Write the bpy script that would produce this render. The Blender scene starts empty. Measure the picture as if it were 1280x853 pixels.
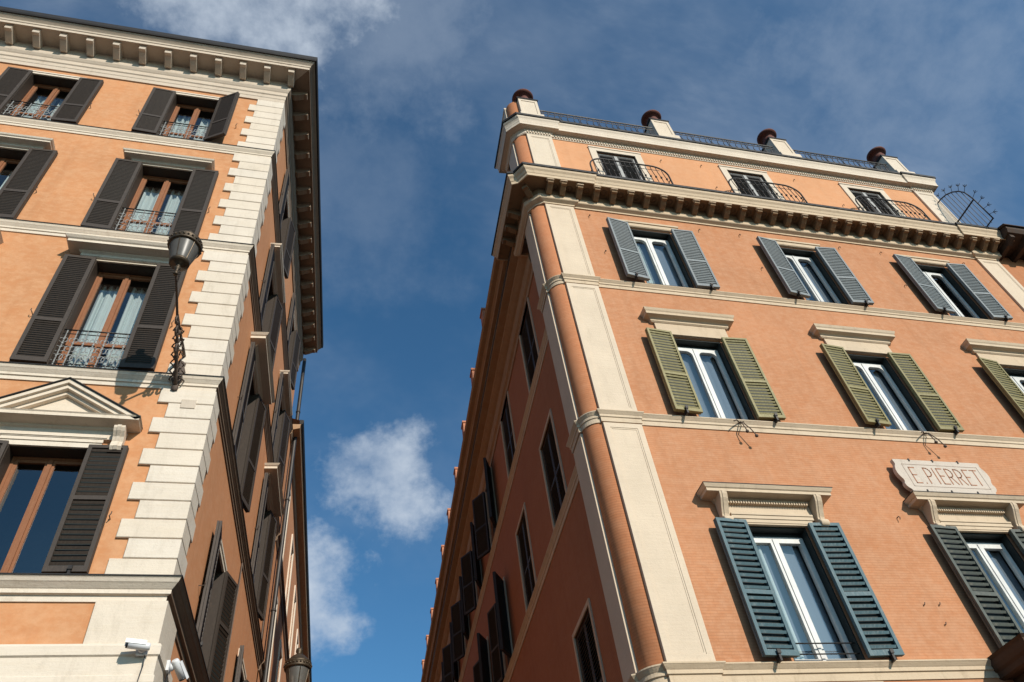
import bpy, bmesh, math, random
from mathutils import Matrix, Vector
random.seed(11)
R = math.radians
sc = bpy.context.scene
COL = sc.collection

# ------------------------------------------------------------------ camera
CAMZ = 1.6
YAW, PITCH, ROLL = 0.3361, 0.8182, -0.1653
FPX = 954.4
def cam_axes():
    cy, sy = math.cos(YAW), math.sin(YAW)
    B = Matrix(((1, 0, 0), (0, 0, -1), (0, 1, 0)))
    Rz = Matrix(((cy, -sy, 0), (sy, cy, 0), (0, 0, 1)))
    cp, sp = math.cos(PITCH), math.sin(PITCH)
    Rx = Matrix(((1, 0, 0), (0, cp, sp), (0, -sp, cp)))
    cr, sr = math.cos(ROLL), math.sin(ROLL)
    Rr = Matrix(((cr, -sr, 0), (sr, cr, 0), (0, 0, 1)))
    return Rr @ Rx @ B @ Rz          # rows: right, down, forward
CM = cam_axes()
def pix_dir(x, y):
    return (CM.transposed() @ Vector(((x - 640) / FPX, (y - 426.5) / FPX, 1))).normalized()
cam_data = bpy.data.cameras.new('camera')
cam_data.sensor_width = 36
cam_data.lens = FPX / 1280 * 36
cam_data.clip_end = 5000
cam = bpy.data.objects.new('camera', cam_data)
COL.objects.link(cam)
rot = Matrix((CM[0], -CM[1], -CM[2])).transposed()
cam.matrix_world = Matrix.Translation((0, 0, CAMZ)) @ rot.to_4x4()
sc.camera = cam

# ------------------------------------------------------------------ sky and sun
SUN_AZ, SUN_EL = R(21), R(27.5)        # azimuth right of the way the camera's back faces
TO_SUN = Vector((math.sin(SUN_AZ) * math.cos(SUN_EL), -math.cos(SUN_AZ) * math.cos(SUN_EL), math.sin(SUN_EL)))
SKY_STRENGTH = 0.106
world = bpy.data.worlds.new('World')
sc.world = world
world.use_nodes = True
wn, wl = world.node_tree.nodes, world.node_tree.links
wn.clear()
def wnode(t, **kw):
    n = wn.new(t)
    for k, v in kw.items():
        setattr(n, k, v)
    return n
def wmath(op, a, b=None, clamp=False):
    n = wnode('ShaderNodeMath', operation=op, use_clamp=clamp)
    for i, x in enumerate((a, b)):
        if x is None: continue
        if isinstance(x, (int, float)): n.inputs[i].default_value = x
        else: wl.new(x, n.inputs[i])
    return n.outputs[0]
sky = wnode('ShaderNodeTexSky', sky_type='NISHITA')
sky.sun_disc = False
sky.sun_elevation = SUN_EL
sky.sun_rotation = math.atan2(TO_SUN.x, TO_SUN.y)
sky.altitude = 60
sky.air_density = 1.0
sky.dust_density = 0.7
sky.ozone_density = 3.0
tc = wnode('ShaderNodeTexCoord')
def wnoise(scale, detail, rough, mscale=(1, 1, 1), off=(0, 0, 0), rotz=0):
    m = wnode('ShaderNodeMapping')
    m.inputs['Scale'].default_value = mscale
    m.inputs['Location'].default_value = off
    m.inputs['Rotation'].default_value = (0, 0, rotz)
    wl.new(tc.outputs['Generated'], m.inputs['Vector'])
    n = wnode('ShaderNodeTexNoise')
    n.inputs['Scale'].default_value = scale
    n.inputs['Detail'].default_value = detail
    n.inputs['Roughness'].default_value = rough
    wl.new(m.outputs[0], n.inputs['Vector'])
    return n
def wrange(x, a, b, c=0.0, d=1.0):
    n = wnode('ShaderNodeMapRange', interpolation_type='SMOOTHSTEP')
    n.inputs['From Min'].default_value = a
    n.inputs['From Max'].default_value = b
    n.inputs['To Min'].default_value = c
    n.inputs['To Max'].default_value = d
    wl.new(x, n.inputs['Value'])
    return n.outputs[0]
# thin high veil over the whole sky
veil = wrange(wnoise(1.7, 6, 0.62, (1, 1.6, 1), (3.1, 0.4, 1.7), 0.6).outputs['Fac'], 0.40, 0.78, 0.0, 0.22)
streak = wrange(wnoise(5.5, 8, 0.66, (1, 3.0, 1.0), (0.3, 2.2, 0.0), 0.9).outputs['Fac'], 0.44, 0.76, 0.0, 0.80)
mask = wmath('ADD', veil, wmath('MULTIPLY', streak, veil))
# cumulus puffs, drifting all round the horizon
warp = wnoise(7.0, 9, 0.62, (1, 1, 1.1), (5.0, 1.0, 2.0))
wv = wnode('ShaderNodeVectorMath', operation='SUBTRACT'); wv.inputs[1].default_value = (0.5, 0.5, 0.5)
wl.new(warp.outputs['Color'], wv.inputs[0])
ws = wnode('ShaderNodeVectorMath', operation='SCALE'); ws.inputs['Scale'].default_value = 0.20
wl.new(wv.outputs[0], ws.inputs[0])
wa = wnode('ShaderNodeVectorMath', operation='ADD')
wl.new(tc.outputs['Generated'], wa.inputs[0]); wl.new(ws.outputs[0], wa.inputs[1])
erode = wmath('MULTIPLY', wmath('SUBTRACT', wnoise(11.0, 10, 0.60, (1, 1, 1.2), (2.0, 7.0, 1.0)).outputs['Fac'], 0.60), 2.9)
clumps = [(pix_dir(432, 592), 0.095, .9), (pix_dir(485, 602), 0.100, .9), (pix_dir(386, 738), 0.095, 1.0), (pix_dir(320, -20), 0.21, 0.95), (pix_dir(480, 30), 0.20, 0.26), (pix_dir(1160, 80), 0.32, 0.26), (pix_dir(420, 230), 0.24, 0.13)]
for az, el, r, s in ((-60, 24, .12, .7), (-95, 38, .1, .6), (70, 28, .13, .7), (120, 22, .12, .7), (165, 30, .12, .6), (-140, 26, .13, .7)):
    clumps.append((Vector((math.sin(R(az)) * math.cos(R(el)), math.cos(R(az)) * math.cos(R(el)), math.sin(R(el)))), r, s))
for d, rad, s in clumps:
    n = wnode('ShaderNodeVectorMath', operation='DISTANCE')
    n.inputs[1].default_value = d
    wl.new(wa.outputs[0], n.inputs[0])
    m = wrange(n.outputs['Value'], rad * 1.25, rad * 0.15, 0.0, 1.0)
    m = wmath('ADD', wmath('MULTIPLY', m, 1.7), erode)
    mask = wmath('MAXIMUM', mask, wmath('MULTIPLY', wrange(m, 0.25, 2.0), s))
mask = wmath('MINIMUM', mask, 0.85)
mix = wnode('ShaderNodeMix', data_type='RGBA')
wl.new(mask, mix.inputs['Factor'])
gain = wnode('ShaderNodeMix', data_type='RGBA', blend_type='MULTIPLY')
gain.inputs['Factor'].default_value = 1.0
gain.inputs['B'].default_value = (0.62, 1.08, 1.22, 1)
wl.new(sky.outputs[0], gain.inputs['A'])
wl.new(gain.outputs['Result'], mix.inputs['A'])
mix.inputs['B'].default_value = (5.6, 6.3, 7.2, 1)
bg = wnode('ShaderNodeBackground')
bg.inputs['Strength'].default_value = SKY_STRENGTH
wl.new(mix.outputs['Result'], bg.inputs['Color'])
wo = wnode('ShaderNodeOutputWorld')
wl.new(bg.outputs[0], wo.inputs['Surface'])

sun_data = bpy.data.lights.new('sun', 'SUN')
sun_data.energy = 5.0
sun_data.angle = R(0.53)
sun_data.color = (1.0, 0.93, 0.82)
sun = bpy.data.objects.new('sun', sun_data)
COL.objects.link(sun)
sun.rotation_euler = (-TO_SUN).to_track_quat('-Z', 'Y').to_euler()
sun.location = (20, -40, 40)

sc.view_settings.view_transform = 'Standard'
sc.view_settings.look = 'None'
sc.view_settings.gamma = 1
sc.view_settings.exposure = 0.0
sc.view_settings.use_curve_mapping = False

# ------------------------------------------------------------------ materials
MATS = {}
class NT:
    def __init__(s, name):
        s.m = bpy.data.materials.new(name); s.m.use_nodes = True
        s.n, s.l = s.m.node_tree.nodes, s.m.node_tree.links
        s.n.clear()
        s.out = s.n.new('ShaderNodeOutputMaterial')
        s.tc = s.n.new('ShaderNodeTexCoord')
        MATS[name] = s.m
    def node(s, t, **kw):
        n = s.n.new(t)
        for k, v in kw.items(): setattr(n, k, v)
        return n
    def val(s, inp, x):
        if isinstance(x, (int, float)): inp.default_value = x
        elif isinstance(x, tuple): inp.default_value = x if len(x) != 3 or len(inp.default_value) == 3 else (*x, 1)
        else: s.l.new(x, inp)
    def math(s, op, a, b=0.0, clamp=False):
        n = s.node('ShaderNodeMath', operation=op, use_clamp=clamp)
        s.val(n.inputs[0], a); s.val(n.inputs[1], b)
        return n.outputs[0]
    def noise(s, scale, detail=4, rough=0.55, ms=(1, 1, 1), vec=None):
        m = s.node('ShaderNodeMapping'); m.inputs['Scale'].default_value = ms
        s.l.new(vec or s.tc.outputs['Object'], m.inputs['Vector'])
        n = s.node('ShaderNodeTexNoise')
        n.inputs['Scale'].default_value = scale; n.inputs['Detail'].default_value = detail; n.inputs['Roughness'].default_value = rough
        s.l.new(m.outputs[0], n.inputs['Vector'])
        return n.outputs['Fac']
    def rng(s, x, a, b, c=0.0, d=1.0):
        n = s.node('ShaderNodeMapRange'); n.clamp = True
        for k, v in (('From Min', a), ('From Max', b), ('To Min', c), ('To Max', d)): n.inputs[k].default_value = v
        s.l.new(x, n.inputs['Value'])
        return n.outputs[0]
    def mix(s, f, a, b, blend='MIX'):
        n = s.node('ShaderNodeMix', data_type='RGBA', blend_type=blend)
        s.val(n.inputs['Factor'], f); s.val(n.inputs['A'], a); s.val(n.inputs['B'], b)
        return n.outputs['Result']
    def bump(s, h, strength, dist, normal=None):
        n = s.node('ShaderNodeBump'); n.inputs['Strength'].default_value = strength; n.inputs['Distance'].default_value = dist
        s.l.new(h, n.inputs['Height'])
        if normal: s.l.new(normal, n.inputs['Normal'])
        return n.outputs[0]
    def finish(s, col, rough, normal=None, metal=0.0, spec=0.3, **kw):
        p = s.node('ShaderNodeBsdfPrincipled')
        s.val(p.inputs['Base Color'], col); s.val(p.inputs['Roughness'], rough)
        p.inputs['Metallic'].default_value = metal
        p.inputs['Specular IOR Level'].default_value = spec
        for k, v in kw.items(): p.inputs[k].default_value = v
        if normal: s.l.new(normal, p.inputs['Normal'])
        s.l.new(p.outputs[0], s.out.inputs[0])
        return s.m
def C3(a, k): return tuple(min(1, x * k) for x in a)

def plaster(name, base, brick=0.0, vary=1.0):
    t = NT(name)
    big = t.noise(0.45, 4, 0.6)
    med = t.noise(2.6, 5, 0.62)
    fine = t.noise(16, 5, 0.65)
    mot = t.noise(5.5, 5, 0.7, (1.0, 1.0, 1.5))
    streak = t.noise(1.0, 4, 0.6, (3.2, 3.2, 0.22))
    wash = t.noise(1.0, 5, 0.7, (2.0, 2.0, 3.2))
    col = t.mix(t.rng(big, 0.35, 0.68), C3(base, 1 - .10 * vary), C3(base, 1.06))
    col = t.mix(t.math('MULTIPLY', t.rng(med, 0.42, 0.72), 0.45 * vary), col, (base[0] * .98, base[1] * 1.14, base[2] * 1.30))
    col = t.mix(t.math('MULTIPLY', t.rng(wash, 0.50, 0.72), 0.40 * vary), col, (base[0] * .86, base[1] * .76, base[2] * .66))
    col = t.mix(t.math('MULTIPLY', t.rng(streak, 0.52, 0.74), 0.42 * vary), col, C3(base, 0.72))
    col = t.mix(t.math('MULTIPLY', t.rng(fine, 0.45, 0.7), 0.22 * vary), col, C3(base, 0.80))
    col = t.mix(t.math('MULTIPLY', t.rng(mot, 0.48, 0.66), 0.40 * vary), col, (min(1, base[0] * 1.04), base[1] * 1.16, base[2] * 1.30))
    col = t.mix(t.math('MULTIPLY', t.rng(mot, 0.50, 0.34), 0.30 * vary), col, (base[0] * .90, base[1] * .80, base[2] * .74))
    h = t.math('ADD', t.math('MULTIPLY', fine, 0.5), med)
    nrm = t.bump(h, 0.35, 0.012)
    if brick:
        sep = t.node('ShaderNodeSeparateXYZ'); t.l.new(t.tc.outputs['Object'], sep.inputs[0])
        com = t.node('ShaderNodeCombineXYZ')
        t.l.new(t.math('SUBTRACT', sep.outputs['X'], sep.outputs['Y']), com.inputs['X'])
        t.l.new(t.math('ADD', sep.outputs['Z'], t.math('MULTIPLY', med, 0.006)), com.inputs['Y'])
        b = t.node('ShaderNodeTexBrick')
        b.inputs['Scale'].default_value = 1.0
        b.inputs['Mortar Size'].default_value = 0.0065
        b.inputs['Mortar Smooth'].default_value = 0.35
        b.inputs['Brick Width'].default_value = 0.27
        b.inputs['Row Height'].default_value = 0.050
        b.inputs['Color1'].default_value = (0.55, 0.55, 0.55, 1); b.inputs['Color2'].default_value = (1, 1, 1, 1)
        b.inputs['Mortar'].default_value = (0.3, 0.3, 0.3, 1)
        t.l.new(com.outputs[0], b.inputs['Vector'])
        fz = t.math('FRACT', t.math('DIVIDE', t.math('ADD', sep.outputs['Z'], t.math('MULTIPLY', med, 0.012)), 0.050))
        joint = t.rng(t.math('ABSOLUTE', t.math('SUBTRACT', fz, 0.5)), 0.30, 0.46)
        amt = t.math('MULTIPLY', t.rng(t.noise(0.6, 4, 0.6), 0.32, 0.62, 0.35, 1.0), brick)
        col = t.mix(t.math('MULTIPLY', amt, 0.12), col, t.mix(1.0, col, b.outputs['Color'], 'MULTIPLY'))
        col = t.mix(t.math('MULTIPLY', t.math('MULTIPLY', b.outputs['Fac'], amt), 0.10), col, C3(base, 0.42))
        col = t.mix(t.math('MULTIPLY', t.math('MULTIPLY', joint, amt), 0.15), col, C3(base, 0.45))
        nrm = t.bump(t.math('MULTIPLY', joint, amt), -0.22, 0.006, nrm)
    return t.finish(col, 0.92, nrm, spec=0.15)

def stone(name, base, grime=0.5, rough=0.85, pit=1.0):
    t = NT(name)
    big = t.noise(1.2, 5, 0.62)
    fine = t.noise(28, 6, 0.7)
    strat = t.noise(2.0, 5, 0.65, (0.8, 0.8, 9.0))
    gr = t.noise(3.3, 7, 0.72, (1.6, 1.6, 0.6))
    rnd = t.node('ShaderNodeObjectInfo').outputs['Random']
    col = t.mix(t.rng(big, 0.3, 0.7), C3(base, 0.90), C3(base, 1.05))
    col = t.mix(t.math('MULTIPLY', rnd, 0.45), col, (base[0] * .93, base[1] * .88, base[2] * .80))
    col = t.mix(t.math('MULTIPLY', t.rng(strat, 0.5, 0.72), 0.35 * pit), col, (base[0] * .86, base[1] * .80, base[2] * .70))
    col = t.mix(t.math('MULTIPLY', t.rng(gr, 0.54, 0.78), grime), col, (base[0] * .42, base[1] * .38, base[2] * .32))
    col = t.mix(t.math('MULTIPLY', t.rng(fine, 0.56, 0.72), 0.30), col, C3(base, 0.62))
    drip = t.noise(1.0, 5, 0.65, (7.0, 7.0, 0.7))
    col = t.mix(t.math('MULTIPLY', t.rng(drip, 0.56, 0.78), grime * .8), col, (base[0] * .55, base[1] * .50, base[2] * .44))
    nrm = t.bump(t.math('ADD', fine, strat), 0.45, 0.010)
    return t.finish(col, rough, nrm, spec=0.2)

def paint(name, base, worn, amount=0.5, rough=0.6, edge=26):
    t = NT(name)
    a = t.noise(5, 6, 0.7, (1, 1, 0.5))
    b = t.noise(edge, 6, 0.75, (1, 1, 0.35))
    rnd = t.node('ShaderNodeObjectInfo').outputs['Random']
    col = t.mix(t.rng(a, 0.35, 0.7), base, C3(base, 0.72))
    col = t.mix(t.math('MULTIPLY', t.rng(t.math('ADD', b, t.math('MULTIPLY', a, 0.6)), 0.80, 1.02), amount), col, worn)
    col = t.mix(t.math('MULTIPLY', rnd, 0.5), col, C3(base, 0.66))
    return t.finish(col, rough, t.bump(b, 0.25, 0.004), spec=0.3)

def simple(name, base, rough=0.6, metal=0.0, var=0.25, scale=9, spec=0.4):
    t = NT(name)
    a = t.noise(scale, 5, 0.65)
    col = t.mix(t.rng(a, 0.3, 0.7), C3(base, 1 - var), C3(base, 1 + var * .6))
    return t.finish(col, t.rng(a, 0.3, 0.7, rough * .85, min(1, rough * 1.15)), t.bump(a, 0.15, 0.004), metal, spec)

ORANGE_L = (0.540, 0.255, 0.120)
ORANGE_R = (0.500, 0.230, 0.117)
plaster('plaster_left', ORANGE_L, vary=1.6)
plaster('plaster_left_lane', (0.54, 0.245, 0.118))
plaster('plaster_right', ORANGE_R, brick=1.0, vary=1.55)
plaster('plaster_round', (0.49, 0.20, 0.095), brick=1.3)
plaster('plaster_attic', (0.58, 0.285, 0.145), vary=0.8)
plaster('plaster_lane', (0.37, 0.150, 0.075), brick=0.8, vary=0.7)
plaster('plaster_next', (0.45, 0.19, 0.09), brick=1.5)
plaster('plaster_eave', (0.36, 0.22, 0.125), vary=1.2)
stone('travertine', (0.63, 0.55, 0.46), grime=0.32)
stone('stone_trim', (0.635, 0.55, 0.455), grime=0.42)
stone('stone_cornice', (0.54, 0.455, 0.37), grime=0.38)
stone('stucco_pilaster', (0.60, 0.49, 0.375), grime=0.16, pit=0.3)
stone('stucco_trim', (0.55, 0.435, 0.315), grime=0.42, pit=0.5)
stone('stone_attic', (0.62, 0.53, 0.43), grime=0.25)
stone('modillion_shade', (0.23, 0.15, 0.088), grime=0.55)  # cornice underside shade put into a dark brown base, with grime over it
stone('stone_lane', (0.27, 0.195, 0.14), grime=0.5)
stone('stone_brown', (0.17, 0.115, 0.08), grime=0.5)  # dark brown stone of the string courses along the lane
stone('ledge_stone', (0.075, 0.045, 0.03), grime=0.6)
simple('lead', (0.014, 0.012, 0.012), 0.7, 0, 0.5, 4)
paint('shutter_brown', (0.040, 0.027, 0.019), (0.095, 0.066, 0.045), 0.35)
paint('shutter_brown_rim', (0.058, 0.044, 0.035), (0.12, 0.09, 0.068), 0.4)
paint('shutter_greyblue', (0.205, 0.228, 0.238), (0.36, 0.38, 0.37), 0.6)
paint('shutter_olive', (0.26, 0.22, 0.095), (0.43, 0.37, 0.20), 0.65)
paint('shutter_teal', (0.078, 0.142, 0.165), (0.26, 0.30, 0.30), 0.60)
paint('shutter_dull', (0.085, 0.095, 0.082), (0.22, 0.20, 0.16), 0.65)
paint('shutter_dark', (0.030, 0.030, 0.032), (0.09, 0.08, 0.07), 0.4)
paint('wood_frame', (0.27, 0.105, 0.045), (0.36, 0.17, 0.08), 0.5)
paint('white_frame', (0.70, 0.69, 0.66), (0.52, 0.49, 0.45), 0.25, 0.45)
paint('dark_green', (0.018, 0.026, 0.026), (0.05, 0.05, 0.045), 0.4)
paint('pale_shutter', (0.62, 0.58, 0.52), (0.4, 0.36, 0.3), 0.3)
simple('iron', (0.030, 0.026, 0.024), 0.55, 0.4, 0.4, 20)
simple('rusty_iron', (0.105, 0.075, 0.058), 0.75, 0.2, 0.5, 14)
simple('grey_iron', (0.28, 0.28, 0.27), 0.6, 0.2, 0.3, 20)
simple('bronze', (0.075, 0.054, 0.034), 0.5, 0.55, 0.4, 18)
simple('terracotta_dark', (0.115, 0.034, 0.022), 0.75, 0, 0.4, 7)
simple('terracotta', (0.48, 0.20, 0.11), 0.85, 0, 0.3, 6)
simple('roof_tile', (0.30, 0.15, 0.09), 0.9, 0, 0.4, 5)
simple('white_plastic', (0.60, 0.60, 0.61), 0.35, 0, 0.04, 5)
simple('black_plastic', (0.02, 0.02, 0.022), 0.4, 0, 0.2, 8)
simple('room', (0.09, 0.08, 0.07), 0.95, 0, 0.3, 1.5, 0.1)
simple('dark_wood', (0.055, 0.032, 0.02), 0.85, 0, 0.5, 6)
simple('pipe', (0.05, 0.045, 0.042), 0.5, 0.5, 0.3, 5)
simple('letter_red', (0.36, 0.165, 0.095), 0.9, 0, 0.3, 25)
simple('rosette', (0.15, 0.09, 0.05), 0.9, 0, 0.4, 12)  # darkened like the modillions, underside shade put into the colour
def curtain_mat(name, base):
    t = NT(name)
    a = t.noise(3, 3, 0.5, (6, 6, 0.4))
    col = t.mix(a, C3(base, 0.9), C3(base, 1.05))
    d = t.node('ShaderNodeBsdfDiffuse'); t.val(d.inputs[0], col)
    tr = t.node('ShaderNodeBsdfTranslucent'); t.val(tr.inputs[0], C3(base, 0.8))
    mx = t.node('ShaderNodeMixShader'); mx.inputs[0].default_value = 0.25
    t.l.new(d.outputs[0], mx.inputs[1]); t.l.new(tr.outputs[0], mx.inputs[2])
    t.l.new(mx.outputs[0], t.out.inputs[0])
curtain_mat('curtain', (0.70, 0.76, 0.74))
curtain_mat('blind', (0.26, 0.30, 0.36))
def glass_mat(name, tint, ior):
    t = NT(name)
    geo = t.node('ShaderNodeNewGeometry')
    dt = t.node('ShaderNodeVectorMath', operation='DOT_PRODUCT')
    t.l.new(geo.outputs['Incoming'], dt.inputs[0]); t.l.new(geo.outputs['Normal'], dt.inputs[1])
    k = t.math('SUBTRACT', 1.0, t.math('ABSOLUTE', dt.outputs['Value']))
    f0 = ((ior - 1) / (ior + 1)) ** 2
    fac = t.math('ADD', t.math('MULTIPLY', t.math('POWER', k, 5.0), 1 - f0), f0)
    tp = t.node('ShaderNodeBsdfTransparent'); tp.inputs[0].default_value = (*tint, 1)
    gl = t.node('ShaderNodeBsdfGlossy'); gl.inputs['Roughness'].default_value = 0.015
    w = t.noise(1.3, 2, 0.4)
    t.l.new(t.bump(w, 0.06, 0.02), gl.inputs['Normal'])
    mx = t.node('ShaderNodeMixShader')
    t.l.new(fac, mx.inputs[0]); t.l.new(tp.outputs[0], mx.inputs[1]); t.l.new(gl.outputs[0], mx.inputs[2])
    t.l.new(mx.outputs[0], t.out.inputs[0])
glass_mat('glass', (0.86, 0.90, 0.90), 2.4)
def dirty_glass():
    t = NT('lamp_glass')
    a = t.noise(6, 5, 0.6)
    col = t.mix(a, (0.20, 0.185, 0.165), (0.34, 0.32, 0.29))
    d = t.node('ShaderNodeBsdfDiffuse'); t.val(d.inputs[0], col)
    tl = t.node('ShaderNodeBsdfTranslucent'); t.val(tl.inputs[0], col)
    tp = t.node('ShaderNodeBsdfTransparent'); tp.inputs[0].default_value = (.75, .77, .78, 1)
    gl = t.node('ShaderNodeBsdfGlossy'); gl.inputs['Roughness'].default_value = .35
    m1 = t.node('ShaderNodeMixShader'); m1.inputs[0].default_value = .5
    t.l.new(d.outputs[0], m1.inputs[1]); t.l.new(tl.outputs[0], m1.inputs[2])
    m2 = t.node('ShaderNodeMixShader'); m2.inputs[0].default_value = .35
    t.l.new(m1.outputs[0], m2.inputs[1]); t.l.new(tp.outputs[0], m2.inputs[2])
    m3 = t.node('ShaderNodeMixShader'); m3.inputs[0].default_value = .03
    t.l.new(m2.outputs[0], m3.inputs[1]); t.l.new(gl.outputs[0], m3.inputs[2])
    t.l.new(m3.outputs[0], t.out.inputs[0])
dirty_glass()
def cobbles():
    t = NT('cobbles')
    v = t.node('ShaderNodeTexVoronoi', feature='DISTANCE_TO_EDGE'); v.inputs['Scale'].default_value = 8.5
    t.l.new(t.tc.outputs['Object'], v.inputs['Vector'])
    a = t.noise(0.4, 6, 0.6)
    col = t.mix(t.rng(a, 0.3, 0.7), (0.045, 0.041, 0.038), (0.085, 0.078, 0.07))
    col = t.mix(t.rng(v.outputs['Distance'], 0.0, 0.08), (0.03, 0.028, 0.025), col)
    t.finish(col, 0.8, t.bump(v.outputs['Distance'], 0.5, 0.02))
cobbles()

# ------------------------------------------------------------------ mesh builder
class MB:
    def __init__(s): s.v, s.f, s.mi, s.sm = [], [], [], []
    def face(s, pts, m=0, sm=False):
        b = len(s.v); s.v += [tuple(p) for p in pts]
        s.f.append(tuple(range(b, b + len(pts)))); s.mi.append(m); s.sm.append(sm)
    def box(s, x0, x1, y0, y1, z0, z1, m=0):
        b = len(s.v)
        s.v += [(x0, y0, z0), (x1, y0, z0), (x1, y1, z0), (x0, y1, z0), (x0, y0, z1), (x1, y0, z1), (x1, y1, z1), (x0, y1, z1)]
        for q in ((0, 3, 2, 1), (4, 5, 6, 7), (0, 1, 5, 4), (1, 2, 6, 5), (2, 3, 7, 6), (3, 0, 4, 7)):
            s.f.append(tuple(b + i for i in q)); s.mi.append(m); s.sm.append(False)
        return s
    def hexa(s, p, m=0):          # 8 corners in box order
        b = len(s.v); s.v += [tuple(q) for q in p]
        for q in ((0, 3, 2, 1), (4, 5, 6, 7), (0, 1, 5, 4), (1, 2, 6, 5), (2, 3, 7, 6), (3, 0, 4, 7)):
            s.f.append(tuple(b + i for i in q)); s.mi.append(m); s.sm.append(False)
    def tube(s, pts, r, n=6, closed=False, m=0):
        pts = [Vector(p) for p in pts]; k = len(pts); b = len(s.v)
        up = Vector((0.13, 0.21, 0.97))
        for i, p in enumerate(pts):
            a = pts[(i - 1) % k] if (closed or i > 0) else p
            c = pts[(i + 1) % k] if (closed or i < k - 1) else p
            d = (c - a).normalized()
            e = d.cross(up)
            if e.length < 1e-3: e = d.cross(Vector((1, 0, 0)))
            e.normalize(); g = e.cross(d)
            rr = r[i] if isinstance(r, (list, tuple)) else r
            for j in range(n):
                t = 2 * math.pi * j / n
                s.v.append(tuple(p + e * (rr * math.cos(t)) + g * (rr * math.sin(t))))
        for i in range(k if closed else k - 1):
            for j in range(n):
                i2, j2 = (i + 1) % k, (j + 1) % n
                s.f.append((b + i * n + j, b + i * n + j2, b + i2 * n + j2, b + i2 * n + j)); s.mi.append(m); s.sm.append(n > 5)
        if not closed:
            s.f.append(tuple(b + j for j in range(n))[::-1]); s.mi.append(m); s.sm.append(False)
            s.f.append(tuple(b + (k - 1) * n + j for j in range(n))); s.mi.append(m); s.sm.append(False)
        return s
    def lathe(s, prof, n=24, c=(0, 0, 0), m=0, a0=0.0, a1=None, smooth=True):
        b = len(s.v); full = a1 is None
        cnt = n if full else n + 1
        for (r, z) in prof:
            for j in range(cnt):
                t = 2 * math.pi * j / n if full else a0 + (a1 - a0) * j / n
                s.v.append((c[0] + r * math.cos(t), c[1] + r * math.sin(t), c[2] + z))
        for i in range(len(prof) - 1):
            for j in range(n):
                j2 = (j + 1) % cnt if full else j + 1
                s.f.append((b + i * cnt + j, b + i * cnt + j2, b + (i + 1) * cnt + j2, b + (i + 1) * cnt + j)); s.mi.append(m); s.sm.append(smooth)
        return s
    def extx(s, poly, x0, x1, m=0):       # polygon of (y, z), extruded along x
        k = len(poly); b = len(s.v)
        s.v += [(x0, y, z) for y, z in poly] + [(x1, y, z) for y, z in poly]
        for i in range(k):
            j = (i + 1) % k
            s.f.append((b + i, b + j, b + k + j, b + k + i)); s.mi.append(m); s.sm.append(False)
        s.f.append(tuple(b + i for i in range(k))[::-1]); s.mi.append(m); s.sm.append(False)
        s.f.append(tuple(b + k + i for i in range(k))); s.mi.append(m); s.sm.append(False)
        return s
    def exty(s, poly, y0, y1, m=0):       # polygon of (x, z), extruded along y
        k = len(poly); b = len(s.v)
        s.v += [(x, y0, z) for x, z in poly] + [(x, y1, z) for x, z in poly]
        for i in range(k):
            j = (i + 1) % k
            s.f.append((b + i, b + k + i, b + k + j, b + j)); s.mi.append(m); s.sm.append(False)
        s.f.append(tuple(b + i for i in range(k))); s.mi.append(m); s.sm.append(False)
        s.f.append(tuple(b + k + i for i in range(k))[::-1]); s.mi.append(m); s.sm.append(False)
        return s
    def sweep(s, prof, path, m=0, back=0.03, seg=None, bare=False, mit=None):
        # prof: (out, z) from bottom to top; path: plan points with the outside on the right hand
        P = [Vector((p[0], p[1])) for p in path]; k = len(P); N = []
        for i in range(k - 1):
            d = (P[i + 1] - P[i]).normalized(); N.append(Vector((d.y, -d.x)))
        prof = list(prof) if bare else [(-back, prof[0][1])] + list(prof) + [(-back, prof[-1][1])]
        b = len(s.v); q = len(prof)
        for i in range(k):
            if i == 0: mt = N[0]
            elif i == k - 1: mt = N[-1]
            else:
                mt = (N[i - 1] + N[i]) / max(0.2, 1 + N[i - 1].dot(N[i]))
            if mit and i in mit: mt = Vector(mit[i])
            for o, z in prof:
                s.v.append((P[i].x + mt.x * o, P[i].y + mt.y * o, z))
        for i in range(k - 1):
            for j in range(q - 1):
                s.f.append((b + i * q + j, b + (i + 1) * q + j, b + (i + 1) * q + j + 1, b + i * q + j + 1)); s.mi.append(seg[i] if seg else m); s.sm.append(False)
        if bare: return s
        s.f.append(tuple(b + j for j in range(q))); s.mi.append(m); s.sm.append(False)
        s.f.append(tuple(b + (k - 1) * q + j for j in range(q))[::-1]); s.mi.append(m); s.sm.append(False)
        return s
    def mesh(s, name, mats, recalc=True):
        me = bpy.data.meshes.new(name)
        me.from_pydata(s.v, [], s.f)
        for mt in (mats if isinstance(mats, (list, tuple)) else [mats]): me.materials.append(MATS[mt])
        me.polygons.foreach_set('material_index', s.mi)
        me.polygons.foreach_set('use_smooth', s.sm)
        if recalc:
            bm = bmesh.new(); bm.from_mesh(me)
            bmesh.ops.recalc_face_normals(bm, faces=bm.faces); bm.to_mesh(me); bm.free()
        me.update()
        return me

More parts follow.
